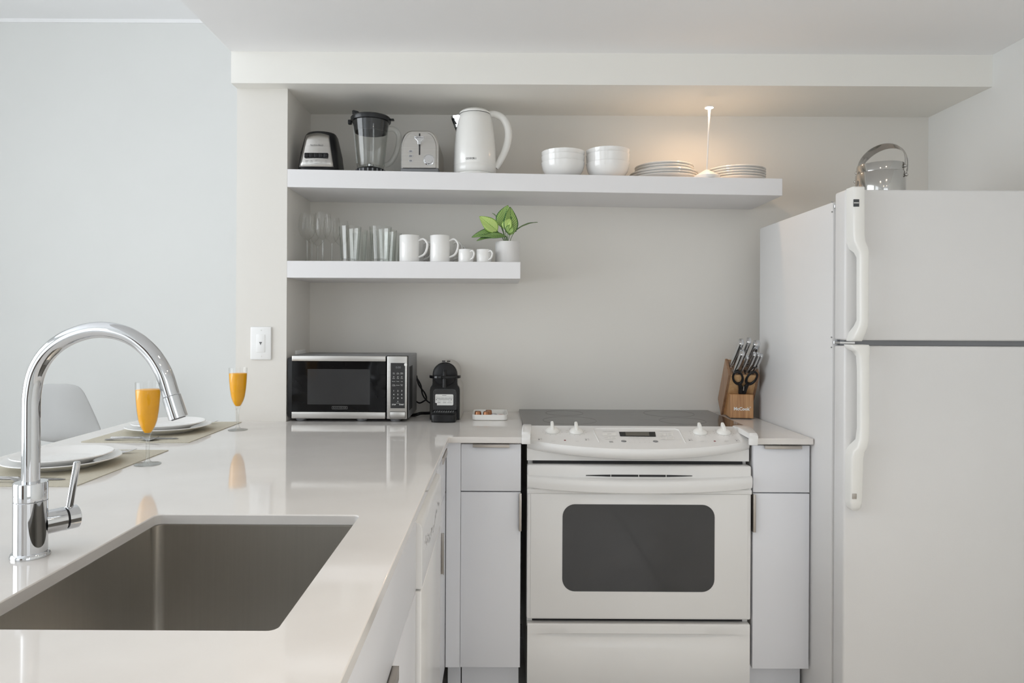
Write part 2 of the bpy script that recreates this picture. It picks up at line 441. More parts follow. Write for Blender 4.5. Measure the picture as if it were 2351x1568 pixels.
# ================================================================== sink
t = thing('kitchen_sink', 'undermount stainless steel sink in the peninsula worktop', 'sink', ((SX0 + SX1) / 2, (SY0 + SY1) / 2, CT - .275))
b = B(); zt, zb = CT - .0215, CT - .262
rows = []
o_ = .004
for (z, ins, r) in ((zt, -.022, .03), (zt, o_ * -1, .018), (zt - .004, -.006, .018), (zb + .022, -.002, .018), (zb + .006, .004, .02), (zb, .022, .03)):
    rows.append([(x, y, z) for x, y in rrect(SX0 + ins, SX1 - ins, SY0 + ins, SY1 - ins, max(r, .006), 6)])
V = grid(b, rows, closed=True); b.faces.new(V[-1])
obj('basin', b, M_sink, t, world=True, recalc=False, smooth=50)
b = B(); lathe(b, [(.055, .003), (.05, .004), (.042, 0.001), (.04, -.01), (0, -.012)], 32, ((SX0 + SX1) / 2, (SY0 + SY1) / 2, zb)); obj('drain', b, M_chrome, t, world=True)

# ================================================================== faucet
FX, FY = -.761, 1.111
t = thing('kitchen_faucet', 'chrome gooseneck kitchen faucet standing behind the sink', 'faucet', (FX, FY, CT))
b = B(); lathe(b, [(0, 0), (.0285, 0), (.0287, .003), (.0275, .0065), (.0255, .008), (0, .008)], 48); obj('base_flange', b, M_chrome, t)
b = B(); lathe(b, [(.0, .008), (.0245, .008), (.0245, .0895), (.0240, .0902), (0, .0902)], 48); obj('body', b, M_chrome, t)
b = B(); lathe(b, [(0, .0905), (.0240, .0905), (.0245, .0912), (.0245, .119), (.0238, .1205), (0, .1205)], 48); obj('swivel_collar', b, M_chrome, t)
pts = [(72, 1112), (72, 1020), (72, 960), (73, 905), (84, 853), (112, 808), (160, 774), (224, 757), (290, 768), (340, 803), (374, 852), (393, 908)]
P3 = []
for i, (x, y) in enumerate(pts):
    X, Z = px(x, y, FY); P3.append((X - FX if i > 2 else 0.0, 0, Z - CT))
P3[0] = (0, 0, .115); P3[1] = (0, 0, .175); P3[2] = (0, 0, .225)
sp = spline(P3, 7)
b = B(); tube(b, sp, .0133, 24); obj('spout', b, M_chrome, t, smooth=60)
a = sp[-1]; d = (sp[-1] - sp[-2]).normalized()
b = B(); tube(b, [a + d * .0006, a + d * .0012, a + d * .038, a + d * .0385], [.0133, .0143, .0146, .0138], 28); obj('spray_head', b, M_chrome, t)
b = B(); tube(b, [a + d * .0385, a + d * .040], [.011, .0105], 24); obj('spray_face', b, M_gray, t)
al = math.radians(55); ax = Vector((math.cos(al), math.sin(al), 0)); hz = .963 - CT
def hp(L, z=0): return ax * L + Vector((0, 0, hz + z))
b = B(); tube(b, [hp(.018), hp(.049)], .0195, 36); obj('handle_hub', b, M_chrome, t)
b = B(); tube(b, [hp(.049), hp(.052)], .0175, 36); obj('hub_seam', b, M_dark, t)
b = B(); tube(b, [hp(.052), hp(.0525), hp(.069), hp(.0705)], [.0185, .0195, .0195, .0175], 36); obj('handle_cap', b, M_chrome, t)
b = B(); lv0 = hp(.058, .016); lv1 = hp(.066, .092) + Vector((.004, .0, 0)); tube(b, [lv0, lv1, lv1 + (lv1 - lv0).normalized() * .0015], [.0056, .0056, .0045], 20); obj('lever', b, M_chrome, t)

# ================================================================== base cabinets
YD = 2.31
def edge_pull_top(x0, x1, z, y, parent):
    b = B(); box(b, x0, x1, y - .011, y + .004, z - .002, z + .0012, .0005); box(b, x0, x1, y - .011, y - .008, z - .010, z, .0005)
    return obj('edge_pull', b, M_satin, parent, world=True)
def base_cabinet(x0, x1, label, pull_side, dp):
    t = thing('base_cabinet', label, 'cabinet', ((x0 + x1) / 2, YD + .25, 0))
    b = B(); box(b, x0 + .003, x1 - .003, YD + .02, YW - .03, .13, CT - .022); obj('carcass', b, M_carc, t, world=True)
    b = B(); box(b, x0 + .003, x1 - .003, YD + .06, YD + .075, 0, .13); obj('toe_kick', b, M_lam, t, world=True)
    b = B(); box(b, x0, x1, YD, YD + .018, .7275, .886, .0012); d = obj('drawer_front', b, M_lam, t, world=True)
    edge_pull_top(dp[0], dp[1], .8865, YD, d)
    b = B(); box(b, x0, x1, YD, YD + .018, .131, .7235, .0012); d = obj('door', b, M_lam, t, world=True)
    xe = x1 if pull_side > 0 else x0
    b = B(); box(b, xe - .0005 * pull_side, xe + .0025 * pull_side, YD - .010, YD + .012, .595, .722, .0004); box(b, xe - .006 * pull_side, xe + .0025 * pull_side, YD - .0105, YD - .0085, .595, .722, .0004)
    obj('edge_pull', b, M_satin, d, world=True)
    return t
base_cabinet(-.1265, .076, 'narrow white cabinet with drawer between the peninsula corner and the range', 1, (pX(1087, YD), pX(1171, YD)))
base_cabinet(.8625, 1.053, 'narrow white cabinet with drawer between the range and the refrigerator', -1, (pX(1755, YD), pX(1840, YD)))
b = B(); box(b, -.1765, -.1275, YD - .002, YD + .018, .131, .892); box(b, -.1725, -.1275, YD + .06, YD + .075, 0, .131)
tag(obj('corner_filler', b, M_lam, bevel=.001), 'plain white filler panel in the corner under the worktop', 'panel')

# peninsula run, fronts looking to the kitchen side
XD = -.178
def side_cab(name, y0, y1, label):
    t = thing(name, label, 'cabinet', (XD - .3, (y0 + y1) / 2, 0))
    b = B()
    if name == 'sink_cabinet':
        box(b, -.80, XD - .02, y0 + .003, y1 - .003, .13, .62)
        for (a0, a1, c0, c1) in ((-.80, -.74, y0 + .003, y1 - .003), (-.215, XD - .02, y0 + .003, y1 - .003), (-.74, -.215, y0 + .003, y0 + .2), (-.74, -.215, y1 - .05, y1 - .003)):
            box(b, a0, a1, c0, c1, .64, .80)
    else: box(b, -.80, XD - .02, y0 + .003, y1 - .003, .13, CT - .022)
    obj('carcass', b, M_carc, t, world=True)
    b = B(); box(b, XD - .075, XD - .06, y0 + .003, y1 - .003, 0, .13); obj('toe_kick', b, M_lam, t, world=True)
    return t
t = side_cab('sink_cabinet', .36, 1.482, 'white sink base cabinet in the peninsula under the sink')
b = B(); box(b, XD - .018, XD, .36, 1.481, .716, .886, .0012); obj('false_drawer', b, M_lam, t, world=True)
for (y0, y1) in ((.36, .919), (.922, 1.481)):
    b = B(); box(b, XD - .018, XD, y0, y1, .131, .712, .0012); d = obj('door', b, M_lam, t, world=True)
    yc = 1.10 if y0 > .5 else .70
    b = B(); box(b, XD - .004, XD + .011, yc - .06, yc + .06, .712, .7135, .0004); box(b, XD + .008, XD + .011, yc - .06, yc + .06, .690, .712, .0004); obj('edge_pull', b, M_satin, d, world=True)
t = side_cab('peninsula_cabinet', 1.985, 2.307, 'slim white peninsula cabinet between the dishwasher and the corner')
b = B(); box(b, XD - .018, XD, 1.985, 2.306, .7275, .886, .0012); d = obj('drawer_front', b, M_lam, t, world=True)
b = B(); box(b, XD - .004, XD + .012, 2.06, 2.22, .8865, .888, .0004); box(b, XD + .009, XD + .012, 2.06, 2.22, .868, .8865, .0004); obj('edge_pull', b, M_satin, d, world=True)
b = B(); box(b, XD - .018, XD, 1.985, 2.306, .131, .7235, .0012); d = obj('door', b, M_lam, t, world=True)
b = B(); box(b, XD - .001, XD + .009, 2.135, 2.139, .51, .637, .0004); box(b, XD + .007, XD + .009, 2.127, 2.139, .51, .637, .0004); obj('edge_pull', b, M_satin, d, world=True)
b = B(); box(b, -.82, -.803, .36, 2.60, 0, CT - .022)
tag(obj('peninsula_back_panel', b, M_lam), 'white back panel of the peninsula under the breakfast overhang', 'panel')

# dishwasher
t = thing('dishwasher', 'white built-in dishwasher in the peninsula beside the sink cabinet', 'dishwasher', (-.45, 1.73, 0))
b = B(); box(b, -.78, -.185, 1.49, 1.98, .06, .885); obj('tub_body', b, M_enam, t, world=True)
y0, y1 = 1.489, 1.979
b = B(); prism(b, [(-.184, .715), (-.1665, .715), (-.1655, .72), (-.1655, .842), (-.167, .852), (-.172, .858), (-.184, .862)], 'y', y0, y1); p = obj('control_panel', b, M_enam, t, world=True, bevel=.001)
b = B(); box(b, -.184, -.1665, y0, y1, .14, .710, .004, 3); obj('door_panel', b, M_enam, t, world=True)
b = B(); box(b, -.25, -.235, y0, y1, 0, .125); obj('toe_panel', b, M_enam, t, world=True)
b = B(); rnd = random.Random(3)
for k in range(26):
    yy = 1.55 + .37 * k / 26; z = .800 - .02 * math.sin(PI * k / 26) * 1.6 + rnd.uniform(-.012, .012)
    h = rnd.uniform(.004, .012)
    v = [b.verts.new(q) for q in ((-.1652, yy, z), (-.1652, yy + rnd.uniform(.003, .008), z), (-.1652, yy + .006, z + h), (-.1652, yy, z + h))]
    b.faces.new(v)
obj('panel_markings', b, M_printl, p, world=True)
# ================================================================== range
RX0, RX1 = .0974, .855
RC, RH = (RX0 + RX1) / 2, (RX1 - RX0) / 2
YR = 2.330                                    # flat front of the range
t = thing('electric_range', 'white slide-in electric range with black ceramic cooktop', 'range', (RC, 2.6, 0))
RANGE = t
b = B(); box(b, RX0 + .004, RX1 - .004, YR + .02, YW - .04, .02, .905); obj('body', b, M_enam, t, world=True)
# cooktop
M_ring = mat('burner_print', (.062, .059, .055), .2, vary=.1)
b = B(); prism(b, [(.087, 2.462), (.898, 2.462), (.898, YW - .012), (.087, YW - .012)], 'z', .9145, .927); ck = obj('cooktop_glass', b, M_cooktop, t, world=True, bevel=.002)
for (cx, cy, r) in ((.27, 2.60, .10), (.70, 2.60, .085), (.27, 2.81, .075), (.70, 2.81, .10)):
    b = B(); lathe(b, [(r, 0), (r + .0025, 0)], 48, (cx, cy, .9272)); obj('burner_ring', b, M_ring, ck, world=True)
# control panel: sloping top with a bowed front edge, bullnose and flat fascia
PA = .885 - 2.25 * .2055; PB = .2055
def panel_z(y): return PA + PB * y
def on_panel(x, y):
    u, v = x - VX, y - VY
    u, v = u + v * RHO, v - u * RHO
    Y = (EYE - PA) / (PB + v / F)
    return u / F * Y, Y, panel_z(Y)
b = B(); rows = []
N = 28
for i in range(N + 1):
    s = -1 + 2 * i / N
    x = RC + RH * s
    bow = max(0.0, 1 - s * s) ** .75
    yc = YR - .005 - .088 * bow
    lo = .872 - .034 * bow
    row = [(x, 2.463, .927), (x, 2.45, panel_z(2.45)), (x, yc + .016, panel_z(yc + .016)), (x, yc + .005, panel_z(yc) + .0015), (x, yc, panel_z(yc) - .006), (x, yc + .001, (lo + panel_z(yc)) / 2 + .004), (x, yc + .012 * bow, lo + .012), (x, yc + (YR - yc) * .6, lo + .002), (x, YR, lo - .002), (x, YR, .828), (x, YR + .02, .825), (x, 2.463, .825)]
    rows.append(row)
V = grid(b, rows); b.faces.new(V[0]); b.faces.new(V[-1])
cp = obj('control_panel', b, M_enam, t, world=True, smooth=40)
for (of, ob, inf, inb) in ((.077, .087, .106, .118), (.864, .899, .836, .846)):   # end wings standing proud of the panel
    b = B(); rows = []
    for (y, xo, xi, z1) in ((2.272, of, inf, .926), (2.280, of, inf, .933), (2.40, of + (ob - of) * .65, inf + (inb - inf) * .65, .936), (2.462, ob, inb, .932), (2.475, ob, inb, .928)):
        rows.append([(xo, y, .9148), (xi, y, .9148), (xi, y, z1 - .002), (xi + (xo - xi) * .12, y, z1), (xo - (xo - xi) * .12, y, z1), (xo, y, z1 - .003)])
    V = grid(b, rows, closed=True); b.faces.new(V[0]); b.faces.new(V[-1])
    w_ = obj('end_wing', b, M_enam, t, world=True)
    b = B(); box(b, min(of, inf), max(of, inf), 2.272, 2.2855, .893, .9165, .002); obj('wing_lip', b, M_enam, w_, world=True)
# raised console around the clock
def rim(pts, w, h, name, m, par):
    b = B(); P = [Vector(on_panel(x, y)) + Vector((0, 0, h)) for x, y in pts]
    tube(b, P, w, 8); return obj(name, b, m, par, world=True)
rim([(1376, 1016), (1363, 990), (1364, 985), (1372, 984), (1550, 985), (1559, 988), (1574, 1017)], .0022, .0, 'console_rim', M_enam, cp)
# clock window
q = [on_panel(*p) for p in ((1421, 992), (1504, 992), (1506, 1003), (1424, 1002))]
b = B(); vs = [b.verts.new((x, y, z + .0012)) for x, y, z in q]; b.faces.new(vs); bmesh.ops.extrude_face_region(b, geom=b.faces[:]); obj('clock_window', b, M_blkg, cp, world=True)
q = [on_panel(*p) for p in ((1435, 993), (1490, 993), (1491, 1002), (1437, 1001.5))]
b = B(); vs = [b.verts.new((x, y, z + .0018)) for x, y, z in q]; b.faces.new(vs); obj('clock_display', b, M_lcd, cp, world=True)
tilt = Matrix.Rotation(math.atan(PB), 4, 'X')
def ptext(b, s, x, y, size):
    X, Y, Z = on_panel(x, y); add_text(b, s, size, at(X, Y, Z + .0009) @ tilt @ Matrix.Diagonal((1, 1.6, 1, 1)))
# touch pads
for (xa, xb, ya, yb) in ((1383, 1414, 994, 1001), (1386, 1399, 1002.5, 1009), (1402, 1416, 1002.5, 1009), (1512, 1528, 994, 1001), (1531, 1545, 994, 1001), (1515, 1531, 1003, 1009.5), (1533, 1547, 1003, 1009.5)):
    q = [on_panel(*p) for p in ((xa, ya), (xb, ya), (xb + 1, yb), (xa + 1, yb))]
    b = B(); vs = [b.verts.new((x, y, z + .0006)) for x, y, z in q]; b.faces.new(vs)
    obj('touch_pad', b, M_kettle, cp, world=True)
for (x, y) in ((1432, 1013), (1505, 1013.5)):
    X, Y, Z = on_panel(x, y); b = B(); lathe(b, [(0, .0012), (.0085, .0012), (.009, 0)], 24, M=at(X, Y, Z) @ tilt); obj('round_button', b, M_gray, cp, world=True)
X, Y, Z = on_panel(1403, 1014.5); b = B(); box(b, -.006, .006, -.006, .006, 0, .001); bmesh.ops.transform(b, matrix=at(X, Y, Z) @ tilt, verts=b.verts[:]); obj('oven_light_button', b, M_printl, cp, world=True)
b = B()
for s, x, y, sz in (('OVEN CONTROLS', 1398, 990.8, .0052), ('BAKE', 1399, 997, .0058), ('BROIL', 1392, 1005, .0050), ('SELF', 1409, 1004, .0046), ('CLEAN', 1409, 1007, .0046), ('TIME CONTROLS', 1526, 991, .0052), ('COOKING', 1520, 996, .0042), ('TIME', 1520, 999, .0042), ('DELAY', 1538, 996, .0042), ('START', 1538, 999, .0042), ('KITCHEN', 1523, 1005, .0040), ('TIMER', 1523, 1008, .0040), ('CLOCK', 1540, 1006, .0048), ('NUMBER PADS  HOURS MINUTES TEMPERATURE', 1468, 1006, .0034)):
    ptext(b, s, x, y, sz)
for k in range(5):
    ptext(b, '12345'[k], 1444 + 11.4 * k, 1010.2, .0052); ptext(b, '67890'[k], 1446 + 11.4 * k, 1016, .0052)
for s, x in (('FRONT', 1270), ('REAR', 1325), ('REAR', 1612), ('FRONT', 1668)): ptext(b, s, x, 1013.5, .0046)
obj('panel_lettering', b, M_printl, cp, world=True)['kind'] = 'stuff'
b = B(); ptext(b, 'START', 1432, 1013, .0040); ptext(b, 'OFF', 1505, 1013.5, .0044)
for v in b.verts: v.co.z += .0012
obj('button_lettering', b, M_printw, cp, world=True)['kind'] = 'stuff'
# knobs
def knob(x, y, lbl):
    X, Y, Z = on_panel(x, y)
    M = at(X, Y, Z) @ tilt
    b = B(); lathe(b, [(0, .0175), (.006, .0172), (.014, .0145), (.0215, .009), (.0245, .004), (.0245, .0005), (0, .0005)], 36, M=M); k = obj('knob', b, M_fplast, RANGE, world=True)
    k['label'] = lbl
    b = B(); rws = []
    for (yy, w, z) in ((-.019, .0045, .009), (-.012, .0052, .021), (0, .0058, .027), (.012, .0060, .031), (.0195, .0054, .032), (.0225, .004, .027)):
        rws.append([(-w, yy, .006), (-w, yy, z - .004), (-w * .6, yy, z), (w * .6, yy, z), (w, yy, z - .004), (w, yy, .006)])
    V = grid(b, rws); b.faces.new(V[0]); b.faces.new(V[-1]); bmesh.ops.transform(b, matrix=M, verts=b.verts[:])
    obj('grip_fin', b, M_fplast, k, world=True, bevel=.0015)
    b = B()
    for i in range(10):
        a = math.radians(-235 + i * 290 / 9); r = .034
        lathe(b, [(0, .0008), (.0012, .0008)], 8, M=M @ at(r * math.cos(a), r * math.sin(a), 0))
    obj('dial_marks', b, M_print, cp, world=True)['kind'] = 'stuff'
knob(1268, 991, 'burner knob at the end by the peninsula'); knob(1323, 992, 'burner knob next to the clock console'); knob(1607, 994, 'oven knob on the far side of the clock'); knob(1661, 994, 'burner knob at the refrigerator end')
for x, y in ((1297, 1011), (1641, 1013)):
    X, Y, Z = on_panel(x, y); b = B(); lathe(b, [(0, .0018), (.003, .0014), (.0036, 0)], 16, M=at(X, Y, Z) @ tilt); obj('indicator_lamp', b, M_red, cp, world=True)
b = B()
for x, y in ((1240, 1008), (1348, 1009), (1585, 1010), (1693, 1011)):
    X, Y, Z = on_panel(x, y); M = at(X, Y, Z + .0008) @ tilt
    for i, (dx, dy) in enumerate(((-.004, .004), (.004, .004), (-.004, -.004), (.004, -.004))):
        lathe(b, [(0, 0), (.0026, 0)] if i == 2 else [(.0018, 0), (.0024, 0)], 12, M=M @ at(dx, dy * 1.3, 0))
obj('burner_symbols', b, M_print, cp, world=True)['kind'] = 'stuff'
# dark gap, oven door
b = B(); box(b, RX0 + .02, RX1 - .02, YR + .006, YR + .02, .812, .826); obj('vent_gap', b, M_dark, t, world=True)
DY = 2.305
b = B(); box(b, RX0, RX1, DY, YR + .018, .297, .8165, .006, 3); door = obj('oven_door', b, M_enam, t, world=True)
b = B(); box(b, RX0 + .012, RX1 - .012, DY - .004, DY + .002, .303, .722, .003, 2); obj('door_skin', b, M_enam, door, world=True)
wx0, wx1, wz0, wz1 = pX(1293.5, DY), pX(1639.5, DY, 1250), pZ(1357, DY, 1466), pZ(1157.5, DY, 1466)
b = B(); prism(b, rrect(wx0, wx1, wz0, wz1, .042, 8), 'y', DY - .0052, DY - .003); obj('door_window', b, M_ovglass, door, world=True)
# handle: full width lip bowing out and down in the middle
b = B(); rows = []
for i in range(N + 1):
    s = -1 + 2 * i / N; x = RC + RH * s; bow = (1 - s * s) ** .8
    zt = .781 - .010 * bow; zb = .742 - .013 * bow; yo = DY - .008 - .030 * bow
    rows.append([(x, DY + .002, zt + .003), (x, yo + .006, zt + .002), (x, yo, zt - .004), (x, yo - .001, (zt + zb) / 2), (x, yo + .003, zb + .003), (x, yo + .010, zb), (x, DY + .002, zb - .004 - .006 * bow)])
V = grid(b, rows); b.faces.new(V[0]); b.faces.new(V[-1]); hd = obj('door_handle', b, M_enam, door, world=True, smooth=50)
b = B(); box(b, RX0, RX1, DY - .0045, DY + .002, .722, .737, .002); obj('handle_ledge', b, M_enam, door, world=True)
xs = [pX(x, DY) for x in (1346, 1404, 1468, 1531, 1592)]
for k in range(4):
    e0 = .0012 if k == 0 else .004; e1 = .0012 if k == 3 else .004
    b = B(); zc = .7835
    prism(b, [(xs[k] + .0015, zc - e0), (xs[k + 1] - .0015, zc - e1), (xs[k + 1] - .0015, zc + e1 * .7), (xs[k] + .0015, zc + e0 * .7)], 'y', DY - .0015, DY + .001); obj('vent_slot', b, M_dark, door, world=True)
# lower drawer
b = B(); box(b, RX0 + .02, RX1 - .02, YR + .002, YR + .02, .272, .300); obj('drawer_gap', b, M_dark, t, world=True)
b = B(); box(b, RX0 + .002, RX1 - .002, YR + .004, YR + .022, .262, .297); obj('drawer_rail', b, M_enam, t, world=True)
b = B(); rows = []
for i in range(25):
    s = -1 + 2 * i / 24; x = RC + (RH - .003) * s
    sc = max(0.0, 1 - (abs(s) / .93) ** 6)
    rows.append([(x, YR + .02, .281), (x, DY + .004, .281), (x, DY, .277), (x, DY, .250), (x, DY + .003 * sc, .247), (x, DY + .016 * sc, .243), (x, DY + .014 * sc, .228), (x, DY + .006 * sc, .205), (x, DY, .185), (x, DY, .065), (x, DY + .004, .06), (x, YR + .02, .06)])
V = grid(b, rows); b.faces.new(V[0]); b.faces.new(V[-1]); obj('storage_drawer', b, M_enam, t, world=True, smooth=40)
for x in (RX0 + .05, RX1 - .05):
    for y in (2.40, 2.84):
        b = B(); cyl(b, (x, y, 0), (x, y, .03), .018); obj('foot', b, M_blk, t, world=True)

# ================================================================== refrigerator
FX0, FX1 = 1.06, 1.828
YD1, YD0, YFB = 2.10, 2.166, 2.783            # door front, body front, back
t = thing('refrigerator', 'white top-freezer refrigerator beside the range cabinets', 'refrigerator', ((FX0 + FX1) / 2, 2.45, 0))
b = B(); box(b, FX0, FX1, YD0 + .008, YFB, .03, 1.688, .006, 2); obj('cabinet', b, M_fridge, t, world=True)
b = B(); box(b, FX0 + .012, FX1 - .012, YD0 - .002, YD0 + .009, .08, 1.68); obj('door_gasket', b, M_seal, t, world=True)
b = B(); box(b, FX0 + .02, FX1 - .02, YD0 - .03, YD0 + .009, 1.232, 1.249); obj('divider', b, M_seal, t, world=True)
b = B(); box(b, FX0 + .003, FX1, YD1, YD0, 1.2485, 1.713, .007, 3); fd = obj('freezer_door', b, M_fridge, t, world=True)
b = B(); box(b, FX0 + .003, FX1, YD1, YD0, .075, 1.2315, .007, 3); rd = obj('refrigerator_door', b, M_fridge, t, world=True)
b = B(); box(b, FX0 + .02, FX1 - .02, YD0 - .02, YD0 + .02, 0, .07); obj('kick_grille', b, M_fplast, t, world=True)
for x in (FX0 + .05, FX1 - .05):
    for y in (2.30, 2.70):
        b = B(); cyl(b, (x, y, 0), (x, y, .032), .02); obj('foot', b, M_blk, t, world=True)
def ribbon_handle(outline_l, outline_r, prof, parent):
    """outline pixel columns (left x, right x, y) with depth pairs (front y, back y)"""
    b = B(); rows = []
    for (xl, xr, y), (yf, yb) in zip(outline_l, prof):
        x0, z = px(xl, y, YD1 - .02); x1, _ = px(xr, y, YD1 - .02)
        e = min(.006, (x1 - x0) * .25)
        rows.append([(x0, yb, z), (x0, yf + e, z), (x0 + e * .35, yf + e * .3, z), (x0 + e, yf, z), (x1 - e, yf, z), (x1 - e * .35, yf + e * .3, z), (x1, yf + e, z), (x1, yb, z)])
    V = grid(b, rows, closed=True); b.faces.new(V[0]); b.faces.new(V[-1])
    return obj('door_handle', b, M_fplast, parent, world=True, smooth=50)
g = YD1 - .048; gb = YD1 - .026
h = ribbon_handle([(1951, 1978, 431), (1951, 1978, 433), (1951, 1978, 540), (1952, 1979, 556), (1957, 1984, 570), (1962, 1986, 580), (1964, 1986, 592), (1964, 1985, 735), (1962, 1984, 748), (1956, 1980, 764), (1951, 1977, 779), (1951, 1977, 783)], None,
              [(g + .008, YD1 + .001), (g + .004, YD1 + .001), (g + .004, YD1 + .001), (g + .002, YD1 + .001), (g, YD1 + .001), (g, gb + .01), (g, gb), (g, gb), (g, gb + .01), (g + .004, YD1 + .001), (g + .012, YD1 + .001), (g + .018, YD1 + .001)], fd)
X0, Z0 = px(1961, 457, g); X1, Z1 = px(1974, 474, g)
b = B(); box(b, X0, X1, g + .0032, g + .0046, Z1, Z0); bd = obj('badge', b, M_badge, fd, world=True)
b = B(); zc = (Z0 + Z1) / 2; box(b, X0 + .001, X1 - .001, g + .0028, g + .0034, zc - .001, zc + .0015); obj('badge_bar', b, M_printw, bd, world=True)
h = ribbon_handle([(1946, 1988, 791), (1946, 1988, 794), (1949, 1988, 800), (1958, 1988, 806), (1963, 1987, 818), (1965, 1987, 850), (1965, 1987, 980), (1963, 1986, 1008), (1958, 1982, 1024), (1950, 1978, 1034), (1948, 1977, 1050), (1948, 1976, 1150), (1950, 1974, 1164), (1955, 1969, 1171), (1960, 1964, 1173)], None,
              [(g + .006, YD1 + .001), (g + .002, YD1 + .001), (g, YD1 + .001), (g, gb + .012), (g, gb), (g, gb), (g, gb), (g, gb + .004), (g, YD1 + .001), (g + .004, YD1 + .001), (g + .008, YD1 + .001), (g + .014, YD1 + .001), (g + .018, YD1 + .001), (g + .024, YD1 + .001), (g + .03, YD1 + .001)], rd)
X0, Z0 = px(1957, 1133, g + .014); b = B(); box(b, X0 - .001, X0 + .012, g + .0118, g + .0135, Z0 - .016, Z0, .0004); obj('handle_cap', b, M_satin, rd, world=True)
for z in (1.240, 1.672):
    b = B(); box(b, FX0 + .004, FX0 + .05, YD1 + .03, YD0 + .012, z - .003, z + .003); cyl(b, (FX0 + .006, YD0 + .004, z - .004), (FX0 + .006, YD0 + .004, z + .004), .004, 12); obj('hinge', b, M_chrome, t, world=True)
    for dz in (-.016, .016):
        b = B(); cyl(b, (FX0 - .001, YD0 + .012, z + dz), (FX0 + .003, YD0 + .012, z + dz), .0025, 10); obj('hinge_screw', b, M_chrome, t, world=True)

# ================================================================== ice bucket
YI = 2.32; XI, _ = px(2021, 400, YI)
t = thing('ice_bucket', 'polished steel ice bucket with arched handles on the refrigerator', 'ice bucket', (XI, YI, 1.688))
b = B(); lathe(b, [(0, .0), (.074, 0), (.076, .003), (.076, .118), (.0745, .121), (.070, .121)], 48); obj('bucket', b, M_bucket, t)
b = B(); lathe(b, [(.070, .119), (.0725, .122), (.0725, .146), (.071, .150), (.03, .156), (0, .157)], 48); obj('lid', b, M_bucket, t)
PVA = math.radians(-48)
def bail(r0, h, tilt_, zb, w, name):
    b = B(); rows = []; n = 32
    for i in range(n + 1):
        a = PI * i / n; x = r0 * math.cos(a); z = h * math.sin(a) ** .8
        ca = Vector((-math.sin(a) * r0, 0, math.cos(a) * h)).normalized(); nn = Vector((-ca.z, 0, ca.x))
        ww = w * (.4 + .6 * math.sin(a))
        rows.append([Vector((x, sy * ww, z)) + nn * k for sy, k in ((-1, -.001), (1, -.001), (1, .001), (-1, .001))])
    V = grid(b, rows, closed=True); b.faces.new(V[0]); b.faces.new(V[-1])
    bmesh.ops.transform(b, matrix=at(0, 0, zb) @ Matrix.Rotation(PVA, 4, 'Z') @ Matrix.Rotation(-tilt_, 4, 'X'), verts=b.verts[:])
    return obj(name, b, M_bucket, t)
bail(.0800, .138, math.radians(30), .106, .009, 'bail_handle')
bail(.0755, .096, math.radians(24), .136, .012, 'lid_handle')
for a, r, z, n_ in ((PVA, .080, .106, 'pivot_knob'), (PVA + PI, .080, .106, 'pivot_knob'), (PVA, .076, .136, 'pivot_knob'), (PVA + PI, .076, .136, 'pivot_knob')):
    b = B(); bmesh.ops.create_uvsphere(b, u_segments=16, v_segments=10, radius=.0055, matrix=at(r * math.cos(a), r * math.sin(a), z)); obj(n_, b, M_bucket, t)
# ================================================================== upper shelf
def shelf_thing(name, label, cat, xpx, Y, group=None, rotz=0.0):
    X = pX(xpx, Y, 390)
    return thing(name, label, cat, (X, Y, shelf_z(X) + .0014), rotz, group)
# --- blender motor base
t = shelf_thing('blender_motor', 'black and steel blender motor base at the pillar end of the long shelf', 'blender', 739, 2.718)
def loft_rr(b, secs, seg=5):
    rows = [[(x, y, z) for x, y in rrect(-hx, hx, -hy + oy, hy + oy, min(r, hx * .99, hy * .99), seg)] for z, hx, hy, oy, r in secs]
    V = grid(b, rows, closed=True); b.faces.new(V[0]); b.faces.new(V[-1])
b = B(); loft_rr(b, [(0, .080, .080, 0, .035), (.012, .080, .080, 0, .035), (.06, .074, .075, 0, .035), (.075, .073, .073, 0, .035), (.115, .066, .066, 0, .04), (.148, .060, .060, 0, .045), (.158, .055, .055, 0, .05), (.160, .045, .045, 0, .044)]); obj('housing', b, M_blk, t, smooth=45)
def tface(z): return -(.0805 - .0205 * (z - .01) / .138 if z > .01 else .0805)
b = B(); rows = []
for k in range(7):
    z = .012 + .126 * k / 6; hw = .066 - .021 * k / 6; yb = -.0825 + .0185 * k / 6
    rows.append([(-hw + 2 * hw * i / 10, yb - .006 * (1 - (i / 5 - 1) ** 2), z + (.008 * (1 - (i / 5 - 1) ** 2) if k == 6 else 0)) for i in range(11)])
grid(b, rows); fp = obj('front_panel', b, M_steel, t, solid=.002)
def pan(x, z, off): 
    k = (z - .012) / .126 * 6; hw = .066 - .021 * k / 6; yb = -.0825 + .0185 * k / 6
    return yb - .006 * (1 - (x / hw) ** 2) - off
tl = Matrix.Rotation(PI / 2 - .145, 4, 'X')
b = B(); add_text(b, 'Hamilton Beach', .0080, at(0, pan(0, .098, .0035), .098) @ tl); obj('brand_lettering', b, M_print, fp)
b = B(); prism(b, rrect(-.046, .046, .046, .066, .004), 'y', -.0855, -.0760); obj('button_bezel', b, M_blkg, fp)
for i in range(5):
    b = B(); x = -.037 + .0185 * i; box(b, x - .008, x + .008, -.0895, -.083, .049, .063, .0012); obj('button', b, M_blk, fp)
b = B()
for i in range(5):
    x = -.037 + .0185 * i
    for j in range(3):
        if (i + j) % 4 == 3: continue
        yy = pan(x, .036 - .006 * j, .003); w = .006 - .0015 * ((i * 2 + j) % 3)
        box(b, x - w, x + w, yy - .0003, yy, .036 - .006 * j, .0372 - .006 * j)
obj('speed_marks', b, M_printl, fp)
